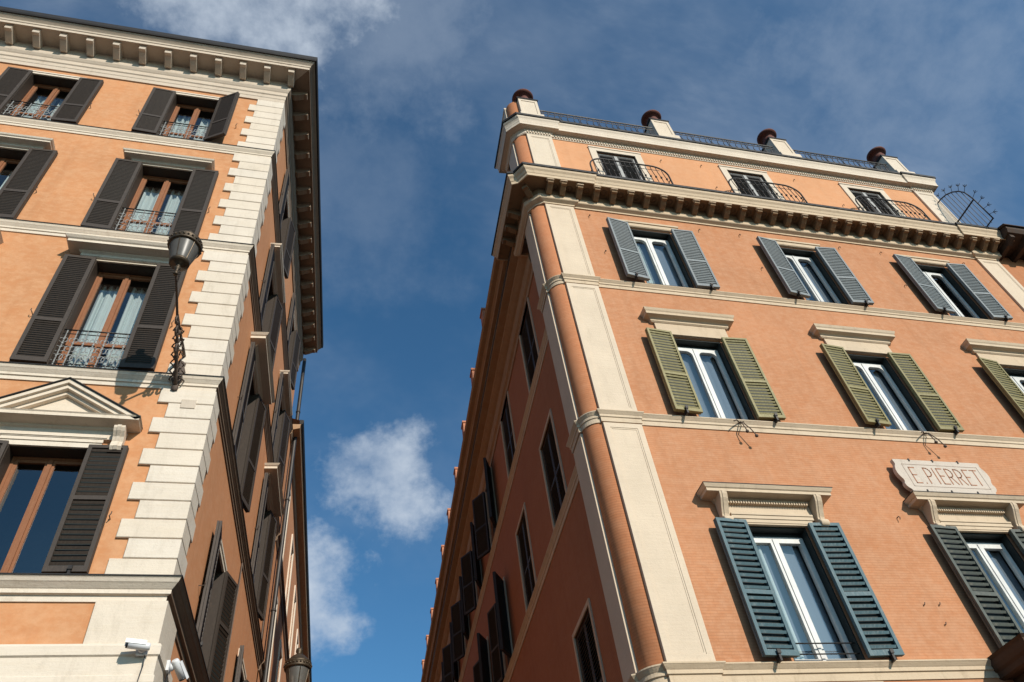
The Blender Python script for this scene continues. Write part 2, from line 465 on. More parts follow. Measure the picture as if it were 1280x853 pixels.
def tag(o, label=None, cat=None, group=None, kind=None):
    if label: o['label'] = label
    if cat: o['category'] = cat
    if group: o['group'] = group
    if kind: o['kind'] = kind
    return o
WORLD = {}
def root(name, loc, label, cat, group=None):
    o = bpy.data.objects.new(name, None)
    o.empty_display_size = 0.3
    COL.objects.link(o)
    o.matrix_basis = Matrix.Translation(loc)
    WORLD[o] = Matrix.Translation(loc)
    return tag(o, label, cat, group)
def part(name, me, parent, mat=None, kind=None):
    """mesh object placed by a world matrix, parented to a thing or a part"""
    mat = mat if mat is not None else LIFT
    o = bpy.data.objects.new(name, me)
    COL.objects.link(o)
    if parent is not None:
        o.parent = parent
        o.matrix_basis = WORLD[parent].inverted() @ mat
    else:
        o.matrix_basis = mat
    WORLD[o] = mat
    if kind: o['kind'] = kind
    return o
Tr = Matrix.Translation
LIFT = Tr((0, 0, CAMZ))               # all heights below are counted from the eye, 1.6 m above the paving
def frame(ox, oy, ux, uy):
    """wall frame: x along the wall to the right, y into the wall, z up"""
    yx, yy = -uy, ux
    return Matrix(((ux, yx, 0, ox), (uy, yy, 0, oy), (0, 0, 1, CAMZ), (0, 0, 0, 1)))

# ------------------------------------------------------------------ plan of the place (metres)
DL, DR = 10.7, 10.0                    # distance of the two fronts
GL, GR = 0.0658, 0.058                 # the lane runs a little to the right
XL = -2.03                             # left house: wall corner
FL = frame(0, DL, 1, 0)
FLS = frame(XL, DL, math.sin(GL), math.cos(GL))          # lane side of left house, x = depth into the lane
FR = frame(0, DR, 1, 0)
RX0, RY0 = 4.68, 10.3                  # right house: start of its lane pilaster
UR = Vector((math.sin(GR), math.cos(GR)))
NR = Vector((-math.cos(GR), math.sin(GR)))
REC = 0.27                             # lane wall lies this far behind the pilaster
FRS = frame(RX0 - NR.x * REC, RY0 - NR.y * REC, -UR.x, -UR.y)   # x = minus depth into the lane
def rs(t, o): return (RX0 + UR.x * t + NR.x * o, RY0 + UR.y * t + NR.y * o)

def wall_mb(x0, x1, z0, z1, opens, depth=0.30):
    mb = MB()
    xs = sorted({x0, x1, *[a for o in opens for a in o[:2]]}); zs = sorted({z0, z1, *[a for o in opens for a in o[2:]]})
    xs = [x for x in xs if x0 <= x <= x1]; zs = [z for z in zs if z0 <= z <= z1]
    for i in range(len(xs) - 1):
        for j in range(len(zs) - 1):
            cx, cz = (xs[i] + xs[i + 1]) / 2, (zs[j] + zs[j + 1]) / 2
            if any(o[0] < cx < o[1] and o[2] < cz < o[3] for o in opens): continue
            mb.face([(xs[i], 0, zs[j]), (xs[i + 1], 0, zs[j]), (xs[i + 1], 0, zs[j + 1]), (xs[i], 0, zs[j + 1])])
    for a, b, c, d in opens:
        mb.face([(a, 0, c), (a, 0, d), (a, depth, d), (a, depth, c)]); mb.face([(b, 0, c), (b, depth, c), (b, depth, d), (b, 0, d)])
        mb.face([(a, 0, d), (b, 0, d), (b, depth, d), (a, depth, d)]); mb.face([(a, 0, c), (a, depth, c), (b, depth, c), (b, 0, c)])
    return mb

# ------------------------------------------------------------------ windows and shutters
CACHE = {}
def cached(key, fn):
    if key not in CACHE: CACHE[key] = fn()
    return CACHE[key]
def room_mesh(w, h, y0, d=1.6):
    mb = MB(); a, b = -w / 2 - .3, w / 2 + .3
    c, e = -.25, h + .25
    mb.face([(a, y0 + d, c), (b, y0 + d, c), (b, y0 + d, e), (a, y0 + d, e)])
    mb.face([(a, y0, c), (a, y0 + d, c), (a, y0 + d, e), (a, y0, e)]); mb.face([(b, y0, c), (b, y0, e), (b, y0 + d, e), (b, y0 + d, c)])
    mb.face([(a, y0, c), (b, y0, c), (b, y0 + d, c), (a, y0 + d, c)]); mb.face([(a, y0, e), (a, y0 + d, e), (b, y0 + d, e), (b, y0, e)])
    mb.face([(a, y0, c), (a, y0, e), (-w / 2, y0, e), (-w / 2, y0, c)]); mb.face([(w / 2, y0, c), (w / 2, y0, e), (b, y0, e), (b, y0, c)])
    mb.face([(-w / 2, y0, h), (-w / 2, y0, e), (w / 2, y0, e), (w / 2, y0, h)]); mb.face([(-w / 2, y0, c), (-w / 2, y0, 0), (w / 2, y0, 0), (w / 2, y0, c)])
    return mb.mesh('room', 'room', False)
def curtain_mesh(x0, x1, z0, z1, y, mat, amp=0.045, waves=5, seed=0):
    rnd = random.Random(seed); mb = MB(); n = 44
    ph = [rnd.uniform(0, 6.28) for _ in range(4)]
    def yy(u, top): return y + amp * (math.sin(u * waves * 6.283 + ph[0]) + .5 * math.sin(u * waves * 11.3 + ph[1])) * (.75 + .25 * top)
    rows = 4; b = 0
    for j in range(rows + 1):
        w = j / rows
        for i in range(n + 1):
            u = i / n
            mb.v.append((x0 + (x1 - x0) * u + .012 * math.sin(u * 30 + ph[2]), yy(u, w), z0 + (z1 - z0) * w))
    for j in range(rows):
        for i in range(n):
            a = j * (n + 1) + i
            mb.f.append((a, a + 1, a + n + 2, a + n + 1)); mb.mi.append(0); mb.sm.append(True)
    return mb.mesh('curtain', mat, False)
def pane_mesh(x0, x1, z0, z1, y):
    mb = MB(); mb.face([(x0, y, z0), (x1, y, z0), (x1, y, z1), (x0, y, z1)])
    return mb.mesh('pane', 'glass', False)

def window_left(rt, F, cx, z0, z1, w, rail=None, curtain=0, yd=0.25):
    """brown two-leaf window set back in its opening"""
    h = z1 - z0; mat = F @ Tr((cx, 0, z0)); key = ('wl', w, h, rail, yd)
    def mk():
        mb = MB(); f = .055; c = .06; hw = w / 2
        y0, y1 = yd, yd + .07
        mb.box(-hw, -hw + f, y0, y1, 0, h); mb.box(hw - f, hw, y0, y1, 0, h); mb.box(-hw + f, hw - f, y0, y1, h - f, h); mb.box(-hw + f, hw - f, y0, y1, 0, f)
        for s in (-1, 1):
            a, b = (-hw + f, -.012) if s < 0 else (.012, hw - f)
            ya, yb = y0 + .012, y1 - .006
            mb.box(a, a + c, ya, yb, f, h - f); mb.box(b - c, b, ya, yb, f, h - f)
            mb.box(a + c, b - c, ya, yb, h - f - c, h - f); mb.box(a + c, b - c, ya, yb, f, f + c + .03)
            if rail: mb.box(a + c, b - c, ya, yb, rail - .05, rail + .03)
        mb.box(-.032, .032, y0 - .012, y1, f, h - f)
        return mb.mesh('window', 'wood_frame')
    o = part('window', cached(key, mk), rt, mat)
    f, c, hw = .055, .06, w / 2
    for s in (-1, 1):
        a, b = (-hw + f + c, -.012 - c) if s < 0 else (.012 + c, hw - f - c)
        spans = [(f + c + .03, rail - .05), (rail + .03, h - f - c)] if rail else [(f + c + .03, h - f - c)]
        for q0, q1 in spans:
            part('pane', cached(('pane', a, b, q0, q1, yd), lambda: pane_mesh(a, b, q0, q1, yd + .035)), o, mat)
    if curtain:
        for s in (-1, 1):
            a, b = (-hw + .06, -.06) if s < 0 else (.06, hw - .06)
            part('curtain', curtain_mesh(a, b, .05, h - .08, yd + .33, 'curtain', .038, 3.2, curtain * 7 + s), o, mat)
    part('room', cached(('room', w, h, yd + .08), lambda: room_mesh(w, h, yd + .08)), o, mat)
    return o

def window_right(rt, F, cx, z0, z1, w, arch=True, blind=True, rods=0, yd=0.17, seed=0):
    """white two-leaf window in a dark lined opening"""
    h = z1 - z0; mat = F @ Tr((cx, 0, z0)); hw = w / 2
    def mk():
        mb = MB(); f = .05; c = .075; y0, y1 = yd, yd + .075
        H = h - .10
        mb.box(-hw, -hw + f, y0, y1, 0, H); mb.box(hw - f, hw, y0, y1, 0, H); mb.box(-hw + f, hw - f, y0, y1, H - f, H); mb.box(-hw + f, hw - f, y0, y1, 0, f * .6)
        for s in (-1, 1):
            a, b = (-hw + f, -.006) if s < 0 else (.006, hw - f)
            ya, yb = y0 - .014, y1 - .01
            mb.box(a, a + c, ya, yb, f * .6, H - f); mb.box(b - c, b, ya, yb, f * .6, H - f)
            mb.box(a + c, b - c, ya, yb, H - f - c, H - f); mb.box(a + c, b - c, ya, yb, f * .6, f * .6 + c)
            if arch:
                r = .13; zt = H - f - c
                for sx in (-1, 1):
                    x0 = a + c if sx < 0 else b - c
                    pts = [(x0, zt)]
                    for k in range(7):
                        t = math.pi / 2 * k / 6
                        pts.append((x0 - sx * (r - r * math.sin(t)) , zt - r + r * math.cos(t)))
                    if sx > 0: pts = pts[::-1]
                    mb.exty([(px, pz) for px, pz in pts], ya, yb)
        mb.box(-.028, .028, y0 - .03, y0 - .013, f * .6, H - f)
        return mb.mesh('window', 'white_frame')
    o = part('window', cached(('wr', w, h, arch, yd), mk), rt, mat)
    def lining():
        mb = MB(); t = .028; e = .006
        mb.box(-hw + e, -hw + t, .012, yd + .08, 0.004, h - e); mb.box(hw - t, hw - e, .012, yd + .08, 0.004, h - e); mb.box(-hw + t, hw - t, .012, yd + .08, h - t, h - e)
        mb.box(-hw + t, hw - t, yd + .01, yd + .05, h - .105, h - t)
        return mb.mesh('reveal_lining', 'dark_green')
    part('reveal_lining', cached(('lin', w, h, yd), lining), o, mat)
    f, c, H = .05, .075, h - .10
    for s in (-1, 1):
        a, b = (-hw + f + c, -.006 - c) if s < 0 else (.006 + c, hw - f - c)
        part('pane', cached(('paner', a, b, h, yd), lambda: pane_mesh(a, b, f * .6 + c, H - f - c, yd + .03)), o, mat)
    if blind:
        part('curtain', curtain_mesh(-hw + .07, hw - .07, .06, H - .1, yd + .16, 'blind', .012, 4, seed), o, mat)
    if blind == 2:
        part('curtain', curtain_mesh(-hw + .09, -hw + .40, .06, H - .12, yd + .12, 'curtain', .02, 3, seed + 50), o, mat)
    part('room', cached(('room', w, h, yd + .09), lambda: room_mesh(w, h, yd + .09)), o, mat)
    for k in range(rods):
        zz = .14 + .17 * k
        me = cached(('rod', w, zz), lambda: MB().tube([(-hw, .06, zz), (hw, .06, zz)], .011, 6).mesh('guard_rod', 'iron'))
        part('guard_rod', me, o, mat)
    return o

def shutter(rt, F, hx, s, z0, z1, w, mat, pitch=.1, off=.06, ang=0.0, split=.42, single=False, rim=None, tilt=38, sw=.06, twofold=True, clip=True, depth=.055):
    """one louvred leaf; s = +1 swings to the right of its hinge"""
    h = z1 - z0; th = .042
    def fr():
        mb = MB(); b0, b1 = 0.0, w
        def bx(x0, x1, y0, y1, za, zb):
            if s < 0: x0, x1 = -x1, -x0
            mb.box(x0, x1, y0, y1, za, zb)
        zm = h * split
        bx(0, sw, -th, 0, 0, h); bx(w - sw, w, -th, 0, 0, h)
        bx(sw, w - sw, -th, 0, 0, sw * 1.5); bx(sw, w - sw, -th, 0, h - sw, h); bx(sw, w - sw, -th, 0, zm - sw * .6, zm + sw * .6)
        if twofold:
            bx(.012, .05, .006, .046, .006, h - .004); bx(w - .034, w + .004, .006, .046, .006, h - .004); bx(.05, w - .034, .006, .046, .006, .09); bx(.05, w - .034, .006, .046, h - .07, h - .004)
            nf = len(mb.f); bx(.04, w - .03, .030, .040, .05, h - .05)  # dark sheet behind the slats, shade of the gaps put into its colour
            for q in range(nf, len(mb.f)): mb.mi[q] = 1
        else:
            pass
        return mb.mesh('shutter', [rim or mat, 'dark_green'])
    zm = h * split
    M4 = F @ Tr((hx, -off, z0)) @ Matrix.Rotation(-s * ang, 4, 'Z')
    o = part('shutter', cached(('sf', s, w, round(h, 3), mat, rim, split, sw, twofold), fr), rt, M4)
    L = w - 2 * sw
    def slat_pts(mb, zc):
        x0, x1 = (sw + .002, w - sw - .002) if s > 0 else (-w + sw + .002, -sw - .002)
        t = R(tilt); hd, ht = depth / 2, min(.012, pitch * .18) / 2
        pr = []
        for y, z in ((-hd, -ht), (hd, -ht), (hd, ht), (-hd, ht)):
            pr.append((y * math.cos(t) + z * math.sin(t) - th * .5, -y * math.sin(t) + z * math.cos(t) + zc))
        (a, b, c, d) = pr
        mb.hexa([(x0, *a), (x1, *a), (x1, *b), (x0, *b), (x0, *d), (x1, *d), (x1, *c), (x0, *c)])
    zones = [(sw * 1.5, zm - sw * .6), (zm + sw * .6, h - sw)]
    zs = []
    for a, b in zones:
        n = max(2, round((b - a) / pitch))
        zs += [a + (b - a) * (i + .5) / n for i in range(n)]
    if single:
        me = cached(('slat', s, w, mat, pitch, sw, tilt, depth), lambda: (lambda mb: (slat_pts(mb, 0), mb.mesh('slat', mat))[1])(MB()))
        for zc in zs:
            part('slat', me, o, M4 @ Tr((0, 0, zc)) @ Matrix.Rotation(random.uniform(-.010, .010), 4, 'Y'))
    else:
        def js():
            mb = MB()
            for zc in zs: slat_pts(mb, zc)
            return mb.mesh('slats', mat)
        part('slats', cached(('slats', s, w, round(h, 3), mat, pitch, split, sw, tilt, depth), js), o, M4, kind='stuff')
    if clip:
        def ck():
            mb = MB(); x = s * w * .62
            mb.box(x - .018, x + .018, -th - .03, .03, -.09, .035); mb.box(x - .03, x + .03, -th - .045, -th - .02, .015, .075)
            return mb.mesh('shutter_catch', 'iron')
        part('shutter_catch', cached(('catch', s, w), ck), o, M4)
    return o

def hood(rt, F, cx, hw, z0, prof, base=0.05, mat='stone_trim', name='window_hood'):
    mb = MB()
    mb.sweep([(o, z0 + z) for o, z in prof], [(cx - hw, .02), (cx - hw, -base), (cx + hw, -base), (cx + hw, .02)], back=base * .8)
    # close top and bottom
    return part(name, mb.mesh(name, mat), rt, F)
def boxpart(name, rt, F, mat, *boxes, bevel=0):
    mb = MB()
    for b in boxes: mb.box(*b)
    return part(name, mb.mesh(name, mat), rt, F)
def chamfer_block(x0, x1, yo, yi, z0, z1, c=.012):
    mb = MB()
    p = [(x0, yo + c, z0), (x1, yo + c, z0), (x1, yo + c, z1), (x0, yo + c, z1)]
    q = [(x0 + c, yo, z0 + c), (x1 - c, yo, z0 + c), (x1 - c, yo, z1 - c), (x0 + c, yo, z1 - c)]
    r = [(x0, yi, z0), (x1, yi, z0), (x1, yi, z1), (x0, yi, z1)]
    mb.face(q)
    for i in range(4):
        j = (i + 1) % 4
        mb.face([p[i], p[j], q[j], q[i]]); mb.face([r[i], r[j], p[j], p[i]])
    return mb

# ================================================================== GROUND
g = MB(); g.face([(-1500, -1500, 0), (1500, -1500, 0), (1500, 1500, 0), (-1500, 1500, 0)])
tag(part('ground', g.mesh('ground', 'cobbles'), None, Tr((0, 0, 0))), kind='structure')

# ================================================================== LEFT HOUSE
left = root('apartment_building', (XL, DL, 0), 'orange apartment building with cream corner stones and dark brown shutters', 'building')
LCX = [-4.28, -7.87, -11.46]                       # window columns on the square
LFL = [(18.80, 21.24), (14.50, 17.34), (10.40, 13.46), (6.32, 8.60)]
WL = 1.16
SIDE_T = [3.08, 7.90]                              # window columns on the lane
END_T = 10.95
opens = [(cx - WL / 2, cx + WL / 2, a, b) for cx in LCX for a, b in LFL]
part('wall', wall_mb(-15.0, XL, -CAMZ, 22.9, opens).mesh('wall', 'plaster_left', False), left, FL)
sopens = [(t - WL / 2, t + WL / 2, a, b) for t in SIDE_T for a, b in LFL]
part('wall', wall_mb(0.0, END_T, -CAMZ, 22.9, sopens).mesh('wall', 'plaster_left_lane', False), left, FLS)
uL, nL = Vector((math.sin(GL), math.cos(GL))), Vector((math.cos(GL), -math.sin(GL)))
def ls(t, o=0.0): return (XL + uL.x * t + nL.x * o, DL + uL.y * t + nL.y * o)
# end wall and roof close the block
mb = MB(); a, b = ls(END_T), (-15.0, DL + END_T)
mb.face([(*a, -CAMZ), (*b, -CAMZ), (*b, 22.9), (*a, 22.9)])
part('wall', mb.mesh('wall', 'plaster_left', False), left)
PATHL = [(-15.0, DL), (XL, DL), ls(END_T)]
mb = MB()
e0, e1, e2, e3 = (-15.0, DL - .8), (XL + .8, DL - .8), ls(END_T, .8), (-15.0, DL + END_T)
top = [(-13, DL + 5, 25.2), (-6.5, DL + 5, 25.2)]
mb.face([(*e0, 23.05), (*e1, 23.05), top[1], top[0]]); mb.face([(*e1, 23.05), (*e2, 23.05), top[1]]); mb.face([(*e2, 23.05), (*e3, 23.05), top[0], top[1]]); mb.face([(*e3, 23.05), (*e0, 23.05), top[0]])
mb.face([(*e0, 23.03), (*e3, 23.03), (*e2, 23.03), (*e1, 23.03)])
roof = part('roof', mb.mesh('roof', 'roof_tile', False), left)

# entablature
EPR = [(0.04, 21.63), (0.04, 21.80), (0.055, 21.82), (0.055, 21.97), (0.085, 22.00), (0.085, 22.17), (0.11, 22.20), (0.15, 22.27), (0.16, 22.32), (0.16, 22.73),
       (0.655, 22.73), (0.655, 22.71), (0.68, 22.71), (0.68, 22.83), (0.70, 22.84), (0.715, 22.90), (0.76, 22.94), (0.80, 22.97), (0.82, 23.00)]
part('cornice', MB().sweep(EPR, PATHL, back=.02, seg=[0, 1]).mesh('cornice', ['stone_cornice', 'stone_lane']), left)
part('gutter', MB().sweep([(0.80, 23.0), (0.86, 23.0), (0.885, 23.05), (0.885, 23.22), (0.86, 23.24), (0.80, 23.24)], PATHL, back=-.6).mesh('gutter', 'lead'), left)
def modillion_mesh(name, w, o0, o1, zt, zb, mat):
    h = zt - zb; pts = [(-o0, zb + h * .12), (-(o0 + (o1 - o0) * .18), zb), (-(o0 + (o1 - o0) * .5), zb + h * .18), (-(o0 + (o1 - o0) * .8), zb + h * .42), (-o1, zb + h * .40), (-o1 - .012, zb + h * .62), (-o1, zb + h * .78), (-o1, zt), (-o0, zt)]
    mb = MB().extx(pts, -w / 2, w / 2)
    mb.box(-w / 2 - .018, w / 2 + .018, -o1 - .02, -o0, zt - h * .14, zt + .003)
    return mb.mesh(name, mat)
mL = modillion_mesh('modillion', .17, .16, .60, 22.735, 22.42, 'stone_cornice')
for k in range(19):
    part('modillion', mL, left, FL @ Tr((-1.90 - .68 * k, 0, 0)))
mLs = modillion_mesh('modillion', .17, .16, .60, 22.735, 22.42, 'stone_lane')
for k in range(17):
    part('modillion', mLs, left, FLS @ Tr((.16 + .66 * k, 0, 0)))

# string courses with a dark flashing on top
def lstring(z, out, h, path=PATHL, mat='stone_trim'):
    k = out / .13
    pr = [(0.025, z - h), (0.025, z - h * .70), (0.05 * k, z - h * .66), (0.05 * k, z - h * .46), (0.06 * k, z - h * .42), (.095 * k, z - h * .24), (.105 * k, z - h * .20), (.12 * k, z - h * .06), (.13 * k, z)]
    part('string_course', MB().sweep(pr, path, back=.02, seg=[0, 1]).mesh('string_course', [mat, 'stone_brown']), left)
    part('flashing', MB().sweep([(0.0, z + .002), (out + .012, z + .002), (out + .012, z + .020), (0.0, z + .032)], path, back=.01).mesh('flashing', 'lead'), left)
LPATH2 = [(-15.0, DL), (XL, DL), ls(END_T)]
for z, o, h in ((18.68, .11, .26), (14.44, .12, .27), (10.29, .13, .27)): lstring(z, o, h)
lstring(6.22, .20, .30)

# corner stones, each one block round the corner
def quoins(z0, z1, n):
    hh = (z1 - z0) / n
    for k in range(n):
        long_ = (k % 2 == 0)
        lf, lsd = (.88, .46) if long_ else (.70, .62)
        za, zb = z0 + k * hh + .007, z0 + (k + 1) * hh - .007
        p = .045 + random.uniform(-.003, .003)
        c = .010
        mb = MB()
        # outline in plan: front face then lane face, slightly bevelled edges
        A = Vector((XL - lf, DL)); Bc = Vector((XL, DL)); Cc = Vector(ls(lsd))
        def ring(o, z, inset):
            m = Vector((0, -1)) ; n2 = nL
            mt = (m + n2) / (1 + m.dot(n2))
            a = A + Vector((inset, 0)) + m * o; b = Bc + mt * o; cc = Cc - uL * inset + n2 * o
            return [(a.x, a.y, z), (b.x, b.y, z), (cc.x, cc.y, z)]
        rows = [ring(-.02, za, 0), ring(p - c, za, 0), ring(p, za + c, c), ring(p, zb - c, c), ring(p - c, zb, 0), ring(-.02, zb, 0)]
        for i in range(len(rows) - 1):
            for j in range(2):
                mb.face([rows[i][j], rows[i][j + 1], rows[i + 1][j + 1], rows[i + 1][j]])
        for j in (0, 2):
            mb.face([r[j] for r in rows])
        part('quoin', mb.mesh('quoin', 'travertine'), left)
quoins(18.72, 21.63, 8)
quoins(14.48, 18.42, 11)
quoins(10.33, 14.17, 11)
quoins(6.26, 10.02, 11)
# plain pilaster and entablature below the lowest string
pz = [(XL - .87, DL), (XL, DL), ls(.80)]
part('pilaster', MB().sweep([(.06, 5.30), (.06, 5.92)], pz).mesh('pilaster', 'travertine'), left)
APR = [(.03, 3.9), (.03, 4.30), (.06, 4.32), (.06, 4.52), (.09, 4.54), (.09, 4.66), (.115, 4.69), (.125, 4.76), (.12, 4.84), (.10, 4.86), (.10, 5.10), (.125, 5.12), (.125, 5.24), (.10, 5.28), (.06, 5.30)]
part('plinth_band', MB().sweep(APR, [(-15, DL), (XL, DL), ls(.9)], back=.02).mesh('plinth_band', 'travertine'), left)
part('service_plate', chamfer_block(-2.52, -2.28, -.062, 0, 9.56, 9.76, .006).mesh('service_plate', 'stone_cornice'), left, FL)

# iron guards in front of the tall windows
def guard_mesh(w, h, ornate):
    mb = MB(); hw = w / 2 - .01; y = -.02
    mb.tube([(-hw, y, h), (hw, y, h)], .016, 6); mb.tube([(-hw, y, h - .10), (hw, y, h - .10)], .010, 5); mb.tube([(-hw, y, .07), (hw, y, .07)], .012, 5)
    n = 7 if ornate else 6
    for i in range(n):
        x = -hw + .06 + (2 * hw - .12) * i / (n - 1)
        mb.tube([(x, y, .03), (x, y, h)], .011, 5, m=1)
        for zz, rr in ((.22, .055), (.44, .045), (h - .28, .035)):
            for sg in (-1, 1):
                pts = [(x + sg * (rr - rr * math.cos(t)) * 1.0, y - .01, zz + rr * 1.5 * math.sin(t)) for t in [k * math.pi * 1.6 / 9 for k in range(10)]]
                mb.tube(pts, .008, 4, m=1)
        mb.lathe([(0.001, -.03), (.022, -.015), (.024, .01), (0.001, .03)], 8, (x, y, h * .62), m=1)
    return mb.mesh('window_guard', ['iron', 'grey_iron'])
HOOD_S = [(0.0, 0.0), (.03, .015), (.03, .05), (.06, .07), (.19, .09), (.19, .13), (.22, .15), (.24, .19)]
HOOD_M = [(0.0, 0.0), (.03, .02), (.03, .08), (.07, .11), (.08, .13), (.27, .15), (.27, .215), (.30, .235), (.34, .285)]
def left_shutters(F, cx, z0, z1, i, fl, lane=False):
    w = WL / 2
    lower = fl == 3
    kw = dict(pitch=.085 if lower else .058, split=.55 if lower else .36, single=lower and i == 0 and not lane, rim='shutter_brown_rim', sw=.062 if lower else .07, tilt=66, depth=.027 if not lower else .044, clip=lower, twofold=True)
    a = {(0, 0): (.05, R(28)), (1, 0): (.03, .02), (0, 1): (.02, .04)}.get((fl, i), (.02 + .02 * ((i + fl) % 2), .03))
    if lane: a = (.05, R(14)) if fl != 3 else (.12, R(16))
    shutter(left, F, cx - WL / 2, -1, z0 + .01, z1 + .02, w, 'shutter_brown', ang=a[0], **kw)
    shutter(left, F, cx + WL / 2, 1, z0 + .01, z1 + .02, w, 'shutter_brown', ang=a[1], **kw)
    for s in (-1, 1):
        me = cached(('stay', s), lambda: MB().tube([(0, 0, 0), (0, -.10, 0), (s * .02, -.11, .03), (s * .02, -.11, .07)], .009, 5).mesh('shutter_stay', 'rusty_iron'))
        part('shutter_stay', me, left, F @ Tr((cx + s * (WL + .05), 0, z0 + (z1 - z0) * .42)))
def surround(F, cx, z0, z1, mat='stone_trim', fw=.15, p=.04, lane=False):
    w = WL / 2
    boxpart('reveal_lining', left, F, 'shutter_brown', (cx - w - .035, cx - w + .012, -.05, .26, z0, z1), (cx + w - .012, cx + w + .035, -.05, .26, z0, z1), (cx - w + .012, cx + w - .012, .004, .26, z1 - .012, z1 - .001))
    if not lane:
        boxpart('lintel', left, F, mat, (cx - w - fw, cx + w + fw, -p, .05, z1, z1 + fw), (cx - w - fw - .01, cx + w + fw + .01, -p - .018, -p + .01, z1 + fw * .62, z1 + fw + .002))
        return
    boxpart('window_surround', left, F, mat, (cx - WL / 2 - fw, cx - WL / 2, -p, .05, z0, z1 + fw), (cx + WL / 2, cx + WL / 2 + fw, -p, .05, z0, z1 + fw), (cx - WL / 2, cx + WL / 2, -p, .05, z1, z1 + fw),
            (cx - WL / 2 - fw, cx + WL / 2 + fw, -p - .018, -p + .01, z1 + fw * .62, z1 + fw + .002))
for F, cols, lane in ((FL, LCX, False), (FLS, SIDE_T, True)):
    for i, cx in enumerate(cols):
        for fl, (z0, z1) in enumerate(LFL):
            rail = .92 if fl in (1, 2) else (.80 if fl == 0 else None)
            window_left(left, F, cx, z0, z1, WL, rail, curtain=(1 + i + fl * 3) if fl < 3 else 0)
            left_shutters(F, cx, z0, z1, i, fl, lane)
            surround(F, cx, z0, z1, fw=.16 if fl != 0 else .13, lane=lane)
            if fl < 3 and not lane:
                part('window_guard', cached(('guard', fl == 2, fl == 0), lambda: guard_mesh(WL, .95 if fl else .82, fl == 2)), left, F @ Tr((cx, 0, z0)))
            if fl == 1: hood(left, F, cx, .80, z1 + .04, HOOD_S, .06, 'stone_trim')
            if fl == 2: hood(left, F, cx, .86, z1 + .04, HOOD_M, .07, 'stone_trim')
# pedimented heads of the lowest floor shown
def pediment(F, cx):
    zb, hw, o = 8.93, 1.17, .36
    boxpart('frieze', left, F, 'stone_trim', (cx - 1.02, cx + 1.02, -.07, .02, 8.765, zb + .02), (cx - .80, cx + .80, -.085, -.065, 8.78, 8.83))
    hood(left, F, cx, hw - .18, zb, [(0, 0), (.04, .02), (.05, .05), (.26, .07), (.26, .13), (.28, .15)], .07, 'stone_trim', 'pediment_cornice')
    zs = zb + .15; ap = 9.86; hx = hw + .10
    # tympanum
    mb = MB().exty([(cx - hx + .1, zs - .01), (cx + hx - .1, zs - .01), (cx, ap - .2)], -.12, .0)
    part('tympanum', mb.mesh('tympanum', 'stone_trim'), left, F)
    for s in (-1, 1):
        for (t0, t1, oo, nm, mt) in ((.0, .055, .36, 'raking_flashing', 'lead'), (.055, .12, .33, 'raking_cornice', 'stone_trim'), (.12, .19, .28, 'raking_cornice', 'stone_trim'), (.19, .25, .20, 'raking_cornice', 'stone_trim')):
            sl = (ap - zs) / hx
            k = math.sqrt(1 + sl * sl)
            if nm == 'raking_flashing': t0, t1 = .035, .052
            z_in = lambda t: ap + .02 - t * k
            zf = zs - (.075 if t0 < .1 else .01)
            xb, xt = min(hx, (z_in(t1) - zf) / sl), min(hx, (z_in(t0) - zf) / sl)
            P = [(cx, z_in(t1)), (cx + s * xb, z_in(t1) - xb * sl), (cx + s * xt, z_in(t0) - xt * sl), (cx, z_in(t0))]
            if s < 0: P = P[::-1]
            part(nm, MB().exty(P, -oo, -.02).mesh(nm, mt), left, F)
    def console():
        pts = [(0, 0), (-.09, .0), (-.13, .05), (-.12, .11), (-.10, .16), (-.13, .24), (-.20, .31), (-.23, .36), (-.23, .40), (0, .40)]
        mb = MB().extx(pts, -.085, .085)
        mb.extx([(y * 1.05 - .004, z) for y, z in pts], -.03, .03)
        return mb.mesh('console', 'stone_trim')
    for s in (-1, 1):
        part('console', cached('lconsole', console), left, F @ Tr((cx + s * .98, -.02, 8.53)))
for cx in LCX: pediment(FL, cx)

# down-pipe, cables and wall ties on the lane side
mb = MB(); P = [ls(11.55, .85), ls(11.45, .5), ls(11.5, .16)]
mb.tube([(*P[2], 22.9), (*P[2], 21.6), (*P[2], 10), (*P[2], -1.5)], .07, 10)
for z in (20, 16, 12, 8): mb.tube([(*P[2], z), (*P[2], z + .06)], .085, 10)
part('downpipe', mb.mesh('downpipe', 'pipe'), left)
for t, za, zb, r in ((5.6, 10, 6.4, .02), (10.6, 14.1, 10.4, .03)):
    q = ls(t, .03)
    part('cable', MB().tube([(*q, za), (*q, zb)], r, 5).mesh('cable', 'rusty_iron'), left)

# ------------------------------------------------------------------ lower wing further along the lane
wing = root('rear_wing', (*ls(END_T + .1), 0), 'lower orange building with pale window frames, along the lane beyond the downpipe', 'building')
WEND = 46.0
GW = 0.0545
wo0 = ls(END_T)
FW = frame(wo0[0] - math.sin(GW) * END_T, wo0[1] - math.cos(GW) * END_T, math.sin(GW), math.cos(GW))
def ws_(t, o=0.0): return (wo0[0] + math.sin(GW) * (t - END_T) + math.cos(GW) * o, wo0[1] + math.cos(GW) * (t - END_T) - math.sin(GW) * o)
WT = [12.9, 16.7, 20.5, 24.3, 28.1, 31.9]
wf = [(14.9, 17.6), (10.6, 13.3), (6.4, 9.0)]
wo_ = [(t - .5, t + .5, a, b) for t in WT for a, b in wf]
part('wall', wall_mb(END_T + .05, WEND, -CAMZ, 18.9, wo_, .22).mesh('wall', 'plaster_left_lane', False), wing, FW @ Tr((0, -.02, 0)))
